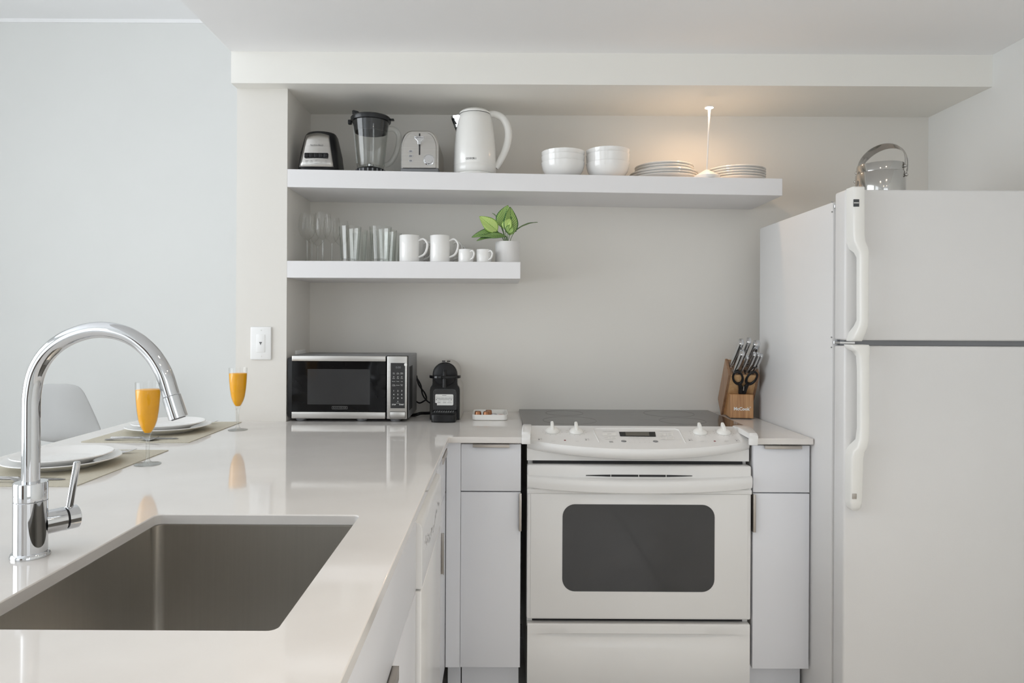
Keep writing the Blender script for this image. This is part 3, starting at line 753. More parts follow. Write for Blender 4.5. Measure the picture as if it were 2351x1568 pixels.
# --- blender jar
t = shelf_thing('blender_jar', 'clear glass blender jar with smoky lid and handle standing on the long shelf', 'blender jar', 851, 2.700)
b = B(); lathe(b, [(.0, .0), (.056, 0), (.058, .004), (.058, .016), (.053, .020)], 40); col = obj('collar', b, M_blk, t)
for i in range(20):
    a = 2 * PI * i / 20; b = B(); box(b, -.003, .003, -.0015, .0015, .003, .015, .0008); bmesh.ops.transform(b, matrix=at(.058 * math.cos(a), .058 * math.sin(a), 0) @ Matrix.Rotation(a + PI / 2, 4, 'Z'), verts=b.verts[:]); obj('grip_rib', b, M_gray, col)
b = B(); lathe(b, [(.0, .022), (.050, .022), (.053, .028), (.055, .045), (.060, .10), (.066, .16), (.071, .205), (.0685, .205), (.063, .16), (.057, .10), (.051, .047), (.045, .032), (0, .030)], 40); obj('glass_jar', b, M_glass, t, smooth=60)
for a in (30, 110, 200, 290):
    b = B(); aa = math.radians(a); tube(b, [(.053 * math.cos(aa), .053 * math.sin(aa), .04), (.060 * math.cos(aa), .060 * math.sin(aa), .11), (.067 * math.cos(aa), .067 * math.sin(aa), .185)], .003, 8); obj('jar_flute', b, M_glass, t)
hp_ = spline([(.064, 0, .180), (.090, 0, .180), (.109, 0, .160), (.110, 0, .125), (.098, 0, .080), (.078, 0, .048), (.055, 0, .036)], 6)
b = B(); tube(b, hp_, .0105, 14, sx=1.2); obj('jar_handle', b, M_glass, t, smooth=60)
b = B(); lathe(b, [(0, .032), (.012, .032), (.012, .04), (.004, .046), (0, .046)], 20)
for k in range(4):
    a = k * PI / 2 + .4; box(b, -.002, .022, -.001, .001, .040, .0415)
    vs = b.verts[-8:]; bmesh.ops.transform(b, matrix=Matrix.Rotation(a, 4, 'Z') @ Matrix.Rotation(-.5, 4, 'Y'), verts=vs)
obj('blade', b, M_chrome, t)
b = B(); lathe(b, [(.060, .165), (.064, .165), (.0695, .206), (.0775, .207), (.079, .212), (.079, .221), (.074, .226), (.04, .229), (0, .229)], 40); lid = obj('lid', b, M_smoke, t)
b = B(); box(b, .070, .092, -.010, .010, .214, .220, .002); obj('lid_tab', b, M_smoke, lid)
b = B(); box(b, -.090, -.076, -.008, .008, .198, .216, .003); obj('spout_catch', b, M_blk, lid)
b = B(); prism(b, [(-.070, .226), (-.072, .250), (-.066, .252), (-.05, .248), (-.036, .238), (-.030, .228)], 'y', -.014, .014); obj('filler_cap', b, M_smoke, lid, bevel=.002)
# --- toaster
t = shelf_thing('toaster', 'brushed steel two-slice toaster with its control end to the front', 'toaster', 963, 2.66)
def toaster_sec(y, d):
    hx = .0735 - d; zt = .1685 - d
    pts = [(-hx, .022)]
    for k in range(9):
        a = PI - (PI / 2) * k / 8; pts.append((-hx + .040 + .040 * math.cos(a), zt - .060 + .060 * math.sin(a)))
    for k in range(9):
        a = PI / 2 - (PI / 2) * k / 8; pts.append((hx - .040 + .040 * math.cos(a), zt - .060 + .060 * math.sin(a)))
    pts.append((hx, .022))
    return [(x, y, z) for x, z in pts]
b = B(); V = grid(b, [toaster_sec(.006, .004), toaster_sec(.010, 0), toaster_sec(.245, 0), toaster_sec(.250, .004)], closed=True); b.faces.new(V[0]); b.faces.new(V[-1]); obj('shell', b, M_steel, t)
b = B(); V = grid(b, [toaster_sec(.0, .010), toaster_sec(.006, .008), toaster_sec(.008, .008)], closed=True); b.faces.new(V[0]); b.faces.new(V[-1]); fe = obj('end_panel', b, M_steel, t)
b = B(); box(b, -.074, .074, .002, .254, .004, .022, .006, 2); obj('base', b, M_gray, t)
for sx in (-1, 1):
    for yy in (.03, .22):
        b = B(); cyl(b, (sx * .055, yy, 0), (sx * .055, yy, .006), .009, 14); obj('foot', b, M_blk, t)
    b = B(); box(b, sx * .022 - .011, sx * .022 + .011, .04, .215, .1675, .1692); obj('toast_slot', b, M_dark, t)
b = B(); box(b, -.0028, .0028, -.0012, .002, .072, .156, .001); obj('lever_slot', b, M_dark, fe)
b = B(); box(b, -.019, .019, -.020, -.010, .135, .1405, .002); prism(b, [(-.019, .1355), (.019, .1355), (.006, .122), (.006, .110), (-.006, .110), (-.006, .122)], 'y', -.013, -.001); obj('lever', b, M_chrome, fe, bevel=.0008)
b = B(); lathe(b, [(.0215, 0), (.0215, .002), (.018, .0025), (.0178, .012), (.0165, .0135), (0, .0135)], 32, M=at(.037, 0, .053) @ Matrix.Rotation(PI / 2, 4, 'X')); obj('browning_dial', b, M_chrome, fe)
for k in range(3):
    b = B(); prism(b, rrect(-.042, -.026, .044 + .0185 * k, .053 + .0185 * k, .0044, 6), 'y', -.0035, .001); bt = obj('button', b, M_chrome, fe)
    b = B(); prism(b, rrect(-.0395, -.0285, .0455 + .0185 * k, .0515 + .0185 * k, .0028, 6), 'y', -.0040, -.003); obj('button_cap', b, M_gray, bt)
# --- kettle
KY = 2.735
t = shelf_thing('kettle_dock', 'white round kettle power base with its cord tab on the long shelf', 'kettle base', 1090, KY)
b = B(); lathe(b, [(0, 0), (.080, 0), (.084, .003), (.084, .011), (.08, .014), (0, .014)], 48); obj('disc', b, M_kettle, t)
b = B(); box(b, .07, .105, -.012, .012, .001, .010, .003); obj('cord_tab', b, M_gray, t)
X = pX(1090, KY, 390)
t = thing('electric_kettle', 'white electric kettle with arched handle on the long shelf', 'kettle', (X, KY, shelf_z(X) + .0158))
prof = [(0, 0), (.081, 0), (.0845, .004), (.0855, .03), (.0845, .032), (.0845, .034), (.085, .036), (.083, .10), (.077, .16), (.069, .215), (.0645, .236)]
b = B(); lathe(b, prof + [(.062, .238), (0, .238)], 56); bd = obj('body', b, M_kettle, t, smooth=50)
b = B(); lathe(b, [(.0625, .2375), (.0625, .2385), (0, .2385)], 48); obj('lid_seam', b, M_gray, t)
b = B(); lathe(b, [(.0635, .2395), (.063, .246), (.055, .2535), (.035, .258), (0, .2595)], 48); obj('lid', b, M_kettle, t)
hpts = spline([(.050, 0, .243), (.080, 0, .243), (.112, 0, .226), (.131, 0, .188), (.133, 0, .145), (.120, 0, .095), (.098, 0, .050), (.084, 0, .028)], 7)
b = B(); tube(b, hpts, [.012 + .0035 * math.sin(PI * i / (len(hpts) - 1)) for i in range(len(hpts))], 18, sx=1.05); obj('handle', b, M_kettle, t, smooth=60)
b = B(); sp_ = [[(-.058 + .002 * k, w, z) for w in ()] for k, z in ()]
rows = []
for (xo, hw, z) in ((-.073, .010, .165), (-.084, .017, .195), (-.094, .021, .222), (-.0965, .021, .232)):
    rows.append([(-.058, hw + .010, z), (xo + .012, hw, z), (xo, hw * .35, z), (xo, -hw * .35, z), (xo + .012, -hw, z), (-.058, -hw - .010, z)])
V = grid(b, rows); b.faces.new(V[0]); b.faces.new(V[-1]); obj('spout', b, M_chrome, t)
b = B(); sz = .046
for i, ch in enumerate('COSORI'):
    a = math.radians(-90 - 14 + i * 5.0 - 6); r = .0851
    add_text(b, ch, .0105, at(r * math.cos(a), r * math.sin(a), sz) @ Matrix.Rotation(a + PI / 2, 4, 'Z') @ FRONT, bold=.0003)
obj('brand_lettering', b, M_print, bd)

# --- bowls
def bowl_bm(r, h, band):
    b = B()
    if band: lo = [(r * .40, 0), (r * .44, 0), (r * .46, .005), (r * .60, .014), (r * .74, h * .34), (r * .86, h - band - .004), (r * .955, h - band), (r * .965, h - band + .002)]
    else: lo = [(r * .46, 0), (r * .50, 0), (r * .53, .004), (r * .68, .011), (r * .81, h * .30), (r * .91, h * .50), (r * .97, h * .74), (r * .985, h * .88)]
    up = [(r, h * .99), (r * .985, h), (r * .965, h * .98)]
    inn = [(r * .82, h - band + .002), (r * .70, h * .40), (r * .56, .019), (r * .4, .010)] if band else [(r * .90, h * .6), (r * .78, h * .36), (r * .64, .018), (r * .46, .010)]
    lathe(b, [(0, .004)] + lo + up + inn + [(0, .009)], 48)
    return b
def stack_bowls(xp, Y, hs, where):
    X = pX(xp, Y, 400); z = shelf_z(X) + .0010
    order = ('bottom', 'middle', 'top')
    for k, (r, h, dz) in enumerate(hs):
        o = obj('bowl', bowl_bm(r, h, 0 if k == 0 else dz - hs[k - 1][2] + .0005), M_china, smooth=50); o.location = (X, Y, z + dz)
        tag(o, 'white china bowl, %s of the stack %s' % (order[k], where), 'bowl', 'bowls on the long shelf')
stack_bowls(1292.5, 2.725, [(.0865, .066, 0), (.0865, .066, .024), (.0865, .066, .042)], 'beside the kettle')
stack_bowls(1395, 2.725, [(.0865, .066, 0), (.0865, .066, .034), (.0865, .066, .052)], 'beside the plates')
# --- plates
def plate_bm(r):
    b = B(); lathe(b, [(0, .003), (r * .56, .003), (r * .58, 0), (r * .61, 0), (r * .63, .003), (r * .80, .010), (r * .97, .0185), (r, .0205), (r * .99, .0225), (r * .96, .0215), (r * .80, .0145), (r * .66, .0085), (r * .58, .0065), (0, .0065)], 64)
    return b
plate_L = plate_bm(.1375); plate_S = plate_bm(.118)
me_L = bpy.data.meshes.new('plate'); plate_L.to_mesh(me_L); plate_L.free()
me_S = bpy.data.meshes.new('plate'); plate_S.to_mesh(me_S); plate_S.free()
for me in (me_L, me_S):
    me.materials.append(M_china); me.polygons.foreach_set('use_smooth', [True] * len(me.polygons)); me.set_sharp_from_angle(angle=1.0)
def plate(name, me, loc, label, group):
    o = bpy.data.objects.new(name, me); C.objects.link(o); o.location = loc
    return tag(o, label, 'plate', group)
X = pX(1522, 2.79, 400); z = shelf_z(X) + .0014
ordn = ('lowest', 'second from the bottom', 'third from the bottom', 'fourth from the bottom', 'fifth from the bottom', 'topmost')
for k in range(6):
    plate('dinner_plate' if k < 3 else 'side_plate', me_L if k < 3 else me_S, (X + (.002 if k < 3 else .004), 2.79, z), 'white %s plate, %s of the mixed stack beside the bowls' % ('large' if k < 3 else 'smaller', ordn[k]), 'plates stacked beside the bowls')
    z += .0102 if k != 2 else .0088
X = .962; z = shelf_z(X) + .0014
for k in range(5):
    plate('side_plate', me_S, (X, 2.79, z), 'white side plate, %s of the stack at the long shelf end' % (ordn[k] if k < 4 else ordn[5]), 'plates stacked at the shelf end')
    z += .0102
# --- slim table lamp
LY = 2.672; X = pX(1623, LY, 400); zb = shelf_z(X) + .0012
t = thing('table_lamp', 'slim white rechargeable table lamp between the plate stacks', 'lamp', (X, LY, zb))
b = B(); lathe(b, [(0, 0), (.047, 0), (.049, .003), (.049, .010), (.050, .012), (.048, .014), (.010, .036), (.004, .039)], 48); obj('base', b, M_lamp, t)
hz_ = pZ(247, LY, 1628) - zb; dx = pX(1628.5, LY, 247) - X
b = B(); tube(b, [(0, 0, .032), (dx * .45, 0, hz_ * .5), (dx * .9, 0, hz_ - .045), (dx * .97, 0, hz_ - .018), (dx, 0, hz_ - .004)], [.0024, .0026, .0034, .0042, .005], 14); obj('stem', b, M_lamp, t)
b = B(); lathe(b, [(.005, -.004), (.0165, -.001), (.0175, .001), (.016, .003), (.0, .0035)], 32, (dx, 0, hz_)); hd_ = obj('head', b, M_lamp, t)
b = B(); lathe(b, [(0, -.0038), (.005, -.0042), (.0155, -.0015)], 32, (dx, 0, hz_)); obj('led_ring', b, M_led, t)
pl = bpy.data.lights.new('lamp_glow', 'AREA'); pl.shape = 'DISK'; pl.size = .03; pl.energy = 1.0; pl.color = (1.0, .66, .40)
po = bpy.data.objects.new('lamp_glow', pl); C.objects.link(po); po.parent = t; po.location = (dx, -.0, hz_ - .006)

# ================================================================== lower shelf
z2 = Z2 + .0004
# wine glasses
t = thing('wine_glass', 'clear wine glass', 'wine glass', (0, 0, z2), 0, 'wine glasses at the pillar end of the short shelf')
def wine_bm():
    b = B(); lathe(b, [(0, 0), (.031, 0), (.031, .0012), (.012, .003), (.0042, .009), (.0034, .03), (.0034, .075), (.0048, .086), (.012, .092), (.024, .104), (.0325, .125), (.0335, .145), (.031, .172), (.0275, .192), (.0268, .192), (.0302, .172), (.0327, .145), (.0315, .125), (.023, .1055), (.010, .095), (0, .0935)], 32)
    return b
b = B(); lathe(b, [(0, 0), (.031, 0), (.0312, .0012), (.012, .003), (.0042, .009), (.0034, .03), (.0034, .078), (.0042, .086)], 32); obj('stem_and_foot', b, M_stemg, t, smooth=60)
b = B(); lathe(b, [(.0042, .086), (.012, .092), (.024, .104), (.0325, .125), (.0335, .145), (.031, .172), (.0275, .192)], 40); obj('glass_bowl', b, M_wglass, t, smooth=60)
g0 = t
spots = [(-.758, 2.69, 'tall clear wine glass nearest the pillar, front of the wine glasses'), (-.692, 2.672, 'clear wine glass at the shelf edge beside the tumblers'), (-.768, 2.795, 'clear wine glass in the second row by the pillar'), (-.684, 2.785, 'clear wine glass in the second row behind the front tumbler side'), (-.768, 2.885, 'clear wine glass against the niche wall by the pillar'), (-.668, 2.875, 'clear wine glass against the niche wall behind the tumblers')]
g0.location = (spots[0][0], spots[0][1], z2); g0['label'] = spots[0][2]
for x, y, l in spots[1:]: dup(g0, (x, y, z2), None, l)
# tumblers
def tumbler(name):
    b = B(); lathe(b, [(0, 0), (.033, 0), (.0345, .002), (.036, .03), (.0435, .138), (.0425, .1385), (.0345, .03), (.033, .012), (0, .010)], 16); return b
o = obj('tumbler', tumbler(''), M_glass, smooth=0)
cols = [(-.585, 'beside the wine glasses'), (-.466, 'beside the white mugs')]
ys = [(2.672, 'front'), (2.770, 'second'), (2.866, 'last')]
first = True
for cx, cw in cols:
    for cy, rw in ys:
        q = o if first else o.copy()
        if not first: C.objects.link(q)
        first = False
        q.location = (cx + (cy - 2.672) * .06, cy, z2); q.rotation_euler = (0, 0, .2)
        tag(q, 'clear faceted glass tumbler, %s of the row %s' % (rw, cw), 'tumbler', 'tumblers on the short shelf')
# mugs
def mug(name, r, h, hw, ht, cat, tr):
    t = thing(name, 'x', cat, (0, 0, z2))
    b = B(); lathe(b, [(0, .002), (r * .8, .002), (r * .84, 0), (r * .95, 0), (r, .003), (r, h - .0015), (r - .001, h), (r - .003, h - .001), (r - .0035, .006), (0, .0055)], 48); obj('cup', b, M_china, t)
    b = B(); hs = spline([(r - .003, 0, h * .80), (r + hw * .55, 0, h * .86), (r + hw, 0, h * .70), (r + hw * .95, 0, h * .48), (r + hw * .6, 0, h * .28), (r - .003, 0, h * .18)], 6)
    tube(b, hs, tr, 12, sx=1.5); obj('handle', b, M_china, t, smooth=60)
    return t
m0 = mug('mug', .0395, .104, .034, .0042, 'mug', .0042)
first = True
for cx, cw in ((-.352, 'beside the tumblers'), (-.2325, 'beside the espresso cups')):
    for k, (cy, rw) in enumerate(((2.668, 'front'), (2.765, 'second'), (2.862, 'last'))):
        rz = (-.25, -.15, -.1)[k]
        l = 'tall white mug, %s of the row %s' % (rw, cw)
        if first: m0.location = (cx, cy, z2); m0.rotation_euler = (0, 0, rz); m0['label'] = l; m0['group'] = 'mugs on the short shelf'; first = False
        else: dup(m0, (cx + .008 * k, cy, z2), rz, l)
e0 = mug('espresso_cup', .0300, .050, .020, .003, 'cup', .0028)
first = True
for cx, cw in ((-.131, 'beside the tall mugs'), (-.0605, 'beside the potted plant')):
    for k, (cy, rw) in enumerate(((2.662, 'front'), (2.742, 'rear'))):
        l = 'small white espresso cup, %s one %s' % (rw, cw)
        if first: e0.location = (cx, cy, z2); e0.rotation_euler = (0, 0, -.85); e0['label'] = l; e0['group'] = 'espresso cups on the short shelf'; first = False
        else: dup(e0, (cx - .004 * k, cy, z2), -.85 if k == 0 else -1.0, l)
# --- potted plant
PY = 2.71; PX = pX(1165, PY, 560)
t = thing('potted_plant', 'small striped-leaf plant in a pale grey pot at the shelf end', 'plant', (PX, PY, z2))
b = B(); lathe(b, [(0, 0), (.0465, 0), (.048, .002), (.0483, .084), (.0475, .0855), (.0445, .0855), (.0440, .070), (0, .070)], 48); obj('pot', b, M_pot, t)
b = B(); lathe(b, [(.0438, .066), (.03, .069), (.012, .072), (0, .071)], 24); obj('soil', b, M_soil, t)
def leaf_mat(name, a, dark):
    m = bpy.data.materials.new(name); m.use_nodes = True; nt = m.node_tree; bs = nt.nodes['Principled BSDF']
    uv = nt.nodes.new('ShaderNodeUVMap'); sp = nt.nodes.new('ShaderNodeSeparateXYZ'); nt.links.new(uv.outputs[0], sp.inputs[0])
    def mth(op, a_, b_=None, c_=None):
        n = nt.nodes.new('ShaderNodeMath'); n.operation = op
        for i, q in enumerate((a_, b_, c_)):
            if q is None: continue
            if isinstance(q, (int, float)): n.inputs[i].default_value = q
            else: nt.links.new(q, n.inputs[i])
        return n.outputs[0]
    ax = mth('ABSOLUTE', mth('SUBTRACT', sp.outputs[0], .5))
    ph = mth('SUBTRACT', sp.outputs[1], mth('MULTIPLY', ax, .55))
    st = mth('SINE', mth('MULTIPLY', ph, 75.0))
    vein = mth('MULTIPLY', mth('GREATER_THAN', st, .62), 1.0)
    mid = mth('LESS_THAN', ax, .022)
    rim_ = mth('GREATER_THAN', ax, .44)
    fac = mth('MINIMUM', mth('ADD', mth('ADD', mth('MULTIPLY', vein, .8), mid), rim_), 1.0)
    mx = nt.nodes.new('ShaderNodeMix'); mx.data_type = 'RGBA'; mx.inputs['A'].default_value = (*a, 1); mx.inputs['B'].default_value = (*dark, 1)
    nt.links.new(fac, mx.inputs['Factor']); nt.links.new(mx.outputs['Result'], bs.inputs['Base Color'])
    bs.inputs['Roughness'].default_value = .38
    return m
M_leafA = leaf_mat('leaf_green', (.36, .52, .15), (.045, .15, .03))
M_leafB = leaf_mat('leaf_light', (.52, .66, .22), (.22, .40, .06))
M_leafC = leaf_mat('leaf_dark', (.24, .38, .12), (.03, .09, .022))
M_stem = mat('plant_stem', (.10, .22, .04), .5, vary=.2)
def leaf(base, tip, w, nrm, bend, m, dyb=0.0, dyt=0.0, fold=.25):
    bx_, bz_ = px(base[0], base[1], PY); tx_, tz_ = px(tip[0], tip[1], PY)
    A = Vector((bx_ - PX, dyb, bz_ - z2)); T = Vector((tx_ - PX, dyt, tz_ - z2))
    d = (T - A); L = d.length; d.normalize()
    n = Vector(nrm); n = (n - d * n.dot(d)).normalized(); s = d.cross(n)
    bm = B(); uvl = bm.loops.layers.uv.new('UVMap'); nu, nv = 6, 14; V = []
    for j in range(nv + 1):
        v = j / nv; hw = w / 2 * math.sin(PI * min(1, v ** .8 * .985 + .012)) ** .8 * (1.12 - .22 * v)
        c = A + d * (L * v) + n * (bend * L * math.sin(PI * v))
        row = []
        for i in range(nu + 1):
            u = i / nu; e = (u - .5) * 2
            row.append(bm.verts.new(c + s * (hw * e) + n * (fold * hw * abs(e)) + n * (.0012 * math.sin(9 * v + 5 * e))))
        V.append(row)
    for j in range(nv):
        for i in range(nu):
            f = bm.faces.new((V[j][i], V[j][i + 1], V[j + 1][i + 1], V[j + 1][i]))
            for lp, (uu, vv) in zip(f.loops, ((i, j), (i + 1, j), (i + 1, j + 1), (i, j + 1))): lp[uvl].uv = (uu / nu, vv / nv)
    obj('leaf', bm, m, t, recalc=False, smooth=80, solid=.0006)
    sb = B(); root = Vector((0.0 + A.x * .12, 0, .070)); mid_ = (root + A) / 2 + Vector((0, 0, .006)); tube(sb, spline([root, mid_, A, A + d * .01], 5), .0011, 8); obj('stem', sb, M_stem, t)
k_ = .0017
leaf((1151, 522), (1166, 470.5), 37 * k_, (-.2, -1, .1), -.04, M_leafA, -.004, .004)
leaf((1170, 541), (1171, 475), 35 * k_, (.35, -1, 0), .05, M_leafA, -.012, .0)
leaf((1142, 532), (1101, 499.5), 31 * k_, (-.2, -1, .25), .05, M_leafB, -.018, -.03)
leaf((1150, 541), (1083.5, 547), 31 * k_, (-.1, -.75, .6), .10, M_leafC, -.016, -.03)
leaf((1163, 545), (1095, 556), 24 * k_, (0, -.65, .75), .09, M_leafC, -.022, -.042)
leaf((1181, 533), (1234.5, 509.5), 20 * k_, (0, -.12, 1), .09, M_leafC, .004, .01)
leaf((1153, 521), (1117, 499), 16 * k_, (0, -.1, 1), .05, M_leafC, .012, .02)
leaf((1147, 505), (1130, 486.5), 14 * k_, (.5, -.1, 1), .04, M_leafC, .02, .03)
leaf((1160, 530), (1171, 503), 24 * k_, (-.1, -1, .35), .10, M_leafB, -.024, -.018)
leaf((1166, 537), (1176, 517), 20 * k_, (.3, -1, .4), .08, M_leafA, -.030, -.026)
# ================================================================== microwave
MY = 2.62
t = thing('microwave_oven', 'black and stainless microwave oven on the worktop beside the pillar', 'microwave', (-.58, MY + .14, CT))
mx0, mx1, mz0, mz1 = -.803, -.348, .925, 1.168
b = B(); box(b, mx0 + .004, mx1, MY + .02, MY + .275, mz0, mz1, .004, 2); obj('cabinet', b, M_gray, t, world=True)
b = B(); box(b, -.432, mx1 - .002, MY + .002, MY + .022, mz0 - .001, mz1 + .0005, .002); obj('front_frame', b, M_blk, t, world=True)
b = B(); box(b, -.8125, -.434, MY + .003, MY + .03, mz0 + .008, mz1 - .010, .003); dr = obj('door', b, M_blk, t, world=True)
b = B(); box(b, -.794, -.434, MY - .0005, MY + .012, mz0 + .030, mz1 - .020); obj('door_glass', b, mat('microwave_glass', (.006, .006, .0065), .05, spec=.22, vary=.1), dr, world=True)
M_screen = mat('microwave_screen', (.045, .045, .046), .10, spec=.18, vary=.1)
x0, z1_ = px(706, 847, MY); x1, z0_ = px(849, 929, MY)
b = B(); box(b, x0, x1, MY - .0008, MY + .002, z0_, z1_); obj('door_screen', b, M_screen, dr, world=True)
b = B(); box(b, -.794, -.4345, MY - .0045, MY + .010, pZ(829.5, MY, 780), mz1 - .001, .0025, 3); obj('door_band', b, M_steel, dr, world=True)
b = B(); box(b, -.794, -.4345, MY - .0045, MY + .010, mz0 + .001, pZ(945.5, MY, 780), .0025, 3); obj('door_band', b, M_steel, dr, world=True)
xc, zc = px(780, 936, MY)
b = B(); ring = rrect(xc - .030, xc + .030, zc - .0055, zc + .0055, .002, 4); rin = rrect(xc - .0288, xc + .0288, zc - .0043, zc + .0043, .0016, 4)
va = [b.verts.new((x, MY - .0014, z)) for x, z in ring]; vb = [b.verts.new((x, MY - .0014, z)) for x, z in rin]
for i in range(len(va)):
    j = (i + 1) % len(va); b.faces.new((va[i], va[j], vb[j], vb[i]))
add_text(b, 'BLACK+DECKER', .0070, at(xc, MY - .0014, zc) @ FRONT)
obj('brand_badge', b, mat('badge_gray', (.16, .16, .16), .4, vary=.05), dr, world=True)
b = B(); box(b, -.4285, mx1 - .0035, MY - .005, MY + .010, mz0 + .001, mz1 - .001, .0025, 3); cpn = obj('control_panel', b, M_steel, t, world=True)
X0, Z1_ = px(897.5, 833, MY); X1, Z0_ = px(930, 937, MY)
b = B(); box(b, X0, X1, MY - .0058, MY - .004, Z0_, Z1_); kp = obj('keypad', b, M_screen, cpn, world=True)
b = B()
def kt(s, x, y, size, bold=0.0):
    X, Z = px(x, y, MY); add_text(b, s, size, at(X, MY - .0062, Z) @ FRONT, bold=bold)
cx = (904.5, 914, 923)
for r, y in enumerate((897, 905.5, 914)):
    for k in range(3): kt('123456789'[r * 3 + k], cx[k], y, .0085)
kt('0', 914, 921.5, .0075); kt('STOP', 905, 928.5, .0062, .0002); kt('START', 922.5, 928.5, .0062, .0002)
for s1, s2, k, y in (('Time', 'Cook', 0, 857), ('Time', 'Defrost', 1, 857), ('Weight', 'Defrost', 2, 857), ('Frozen', 'Vegetable', 0, 884), ('Dinner', 'Plate', 2, 884)):
    kt(s1, cx[k], y - 1.2, .0034); kt(s2, cx[k], y + 1.2, .0034)
for s, k, y in (('Popcorn', 0, 875.5), ('Potato', 1, 875.5), ('Pizza', 2, 875.5), ('Beverage', 1, 884), ('Power', 0, 868.5), ('Clock', 1, 868.5), ('Timer', 2, 868.5), ('Memory', 1, 925)): kt(s, cx[k], y, .0036)
for k in range(3):
    X, Z = px(cx[k], 865, MY); lathe(b, [(.0016, 0), (.0023, 0)], 12, M=at(X, MY - .0062, Z) @ FRONT)
obj('keypad_lettering', b, M_printw, kp, world=True)
b = B(); kt('0:00', 915, 843.5, .0115); obj('clock_digits', b, M_gray, kp, world=True)
X0, Z1_ = px(896, 945.5, MY); X1, Z0_ = px(930.5, 959, MY)
b = B(); box(b, X0 - .001, X1 + .001, MY - .0056, MY - .004, Z0_ - .001, Z1_ + .001); obj('button_seam', b, M_dark, cpn, world=True)
b = B(); box(b, X0, X1, MY - .0068, MY - .004, Z0_, Z1_, .001); obj('door_button', b, M_steel, cpn, world=True)
b = B(); X, Z = px(932, 837, MY); prism(b, rrect(X - .006, X + .005, Z - .005, Z + .005, .003, 5), 'y', MY - .0066, MY - .0048); obj('sticker', b, M_printw, cpn, world=True)
b = B()
box(b, mx1 - .001, mx1 + .0012, MY + .03, MY + .12, mz0 + .03, mz0 + .20); obj('side_vent', b, M_dark, t, world=True)
for x in (-.765, -.53, -.40):
    for y in (MY + .03, MY + .23):
        b = B(); lathe(b, [(0, 0), (.016, 0), (.020, .004), (.021, CT * 0 + .012)], 20, (x, y, CT)); obj('foot', b, M_gray, t, world=True)
# cords behind the coffee machine
def cord(name, pts, r, label, m=M_blk):
    b = B(); tube(b, spline(pts, 8), r, 8); tag(obj(name, b, m, smooth=60), label, 'cord')
X = lambda x, y, Y: (px(x, y, Y)[0], Y, px(x, y, Y)[1])
cord('electric_cable', [X(956, 862, 2.90), X(962, 884, 2.90), X(975, 902, 2.89), X(979, 915, 2.885), X(973, 921, 2.885), X(962, 925, 2.89), X(950, 917, 2.90)], .0032, 'black cord looping out behind the microwave')
cord('electric_cable', [X(956, 866, 2.915), X(966, 884, 2.915), X(970, 905, 2.915), X(979, 919, 2.91), X(992, 928, 2.905)], .0030, 'black coffee machine cord hanging down to the worktop')
cord('electric_cable', [(X(942, 950, 2.91)[0], 2.80, CT + .006), (-.345, 2.77, CT + .007), (-.33, 2.75, CT + .012), (-.315, 2.755, CT + .016), (-.295, 2.775, CT + .014), (-.275, 2.80, CT + .012)], .0065, 'thick folded black cord lying between microwave and coffee machine')

# ================================================================== coffee machine
CY = 2.652; CX = pX(1019.5, CY, 960)
t = thing('coffee_machine', 'black capsule coffee machine with white label on the worktop', 'coffee machine', (CX, CY, CT + .0004))
def cm_outline(d=0.0, zoff=0.0):
    out = [(-.0585 + d, 0 + d), (.0585 - d, 0 + d), (.0585 - d, .118), (.0565 - d, .127), (.050 - d, .137), (.0485 - d, .146), (.0485 - d, .178)]
    for k in range(1, 16): 
        a = PI * k / 16; out.append(((.0485 - d) * math.cos(a), .178 + (.0485 - d) * math.sin(a)))
    out += [(-.0485 + d, .178), (-.0485 + d, .146), (-.050 + d, .137), (-.0565 + d, .127), (-.0585 + d, .118)]
    return out
b = B(); prism(b, cm_outline(.001), 'y', .045, .262); bmesh.ops.transform(b, matrix=at(.0035, 0, 0), verts=b.verts[:]); obj('housing', b, M_silverb, t)
b = B(); prism(b, cm_outline(), 'y', .030, .046); fr_ = obj('front_frame', b, M_blkg, t, bevel=.002)
b = B(); lathe(b, [(0, .018), (.030, .016), (.044, .008), (.046, 0)], 40, M=at(0, .031, .178) @ Matrix.Rotation(PI / 2, 4, 'X')); hd2 = obj('brew_head', b, M_blk, t)
b = B(); tube(b, [(0, .010, .196), (0, .004, .190), (0, .004, .13)], .0085, 18); obj('coffee_outlet', b, M_blkg, t)
b = B(); rows = []
for i in range(21):
    a = PI + PI * i / 20; x = .060 * math.cos(a); y = .040 + .045 * math.sin(a)
    rows.append([(x, y, .164), (x * 1.03, y - .003 * abs(math.sin(a)), .166), (x * 1.03, y - .003 * abs(math.sin(a)), .174), (x, y, .176), (x * .95, y + .004, .170)])
V = grid(b, rows, closed=True); b.faces.new(V[0]); b.faces.new(V[-1]); obj('lever', b, M_blkg, t)
pl_ = [(-.046, .040), (.046, .040)]
for k in range(7): a = math.radians(90 * k / 6); pl_.append((.032 + .014 * math.cos(a), .106 + .016 * math.sin(a)))
for k in range(7): a = math.radians(90 + 90 * k / 6); pl_.append((-.032 + .014 * math.cos(a), .106 + .016 * math.sin(a)))
b = B(); prism(b, pl_, 'y', .0255, .031); gr = obj('grille', b, mat('grille_plastic', (.055, .055, .056), .45, spec=.3, vary=.1), t)
b = B()
for r in range(13):
    for c in range(14):
        x = -.0425 + .0062 * c + (.0031 if r % 2 else 0); z = .045 + .0060 * r
        if abs(x) > .043 or (abs(x) > .036 and z > .112) : continue
        lathe(b, [(0, 0), (.0021, 0)], 6, M=at(x, .0252, z) @ FRONT)
o = obj('grille_holes', b, M_dark, gr); o['kind'] = 'stuff'
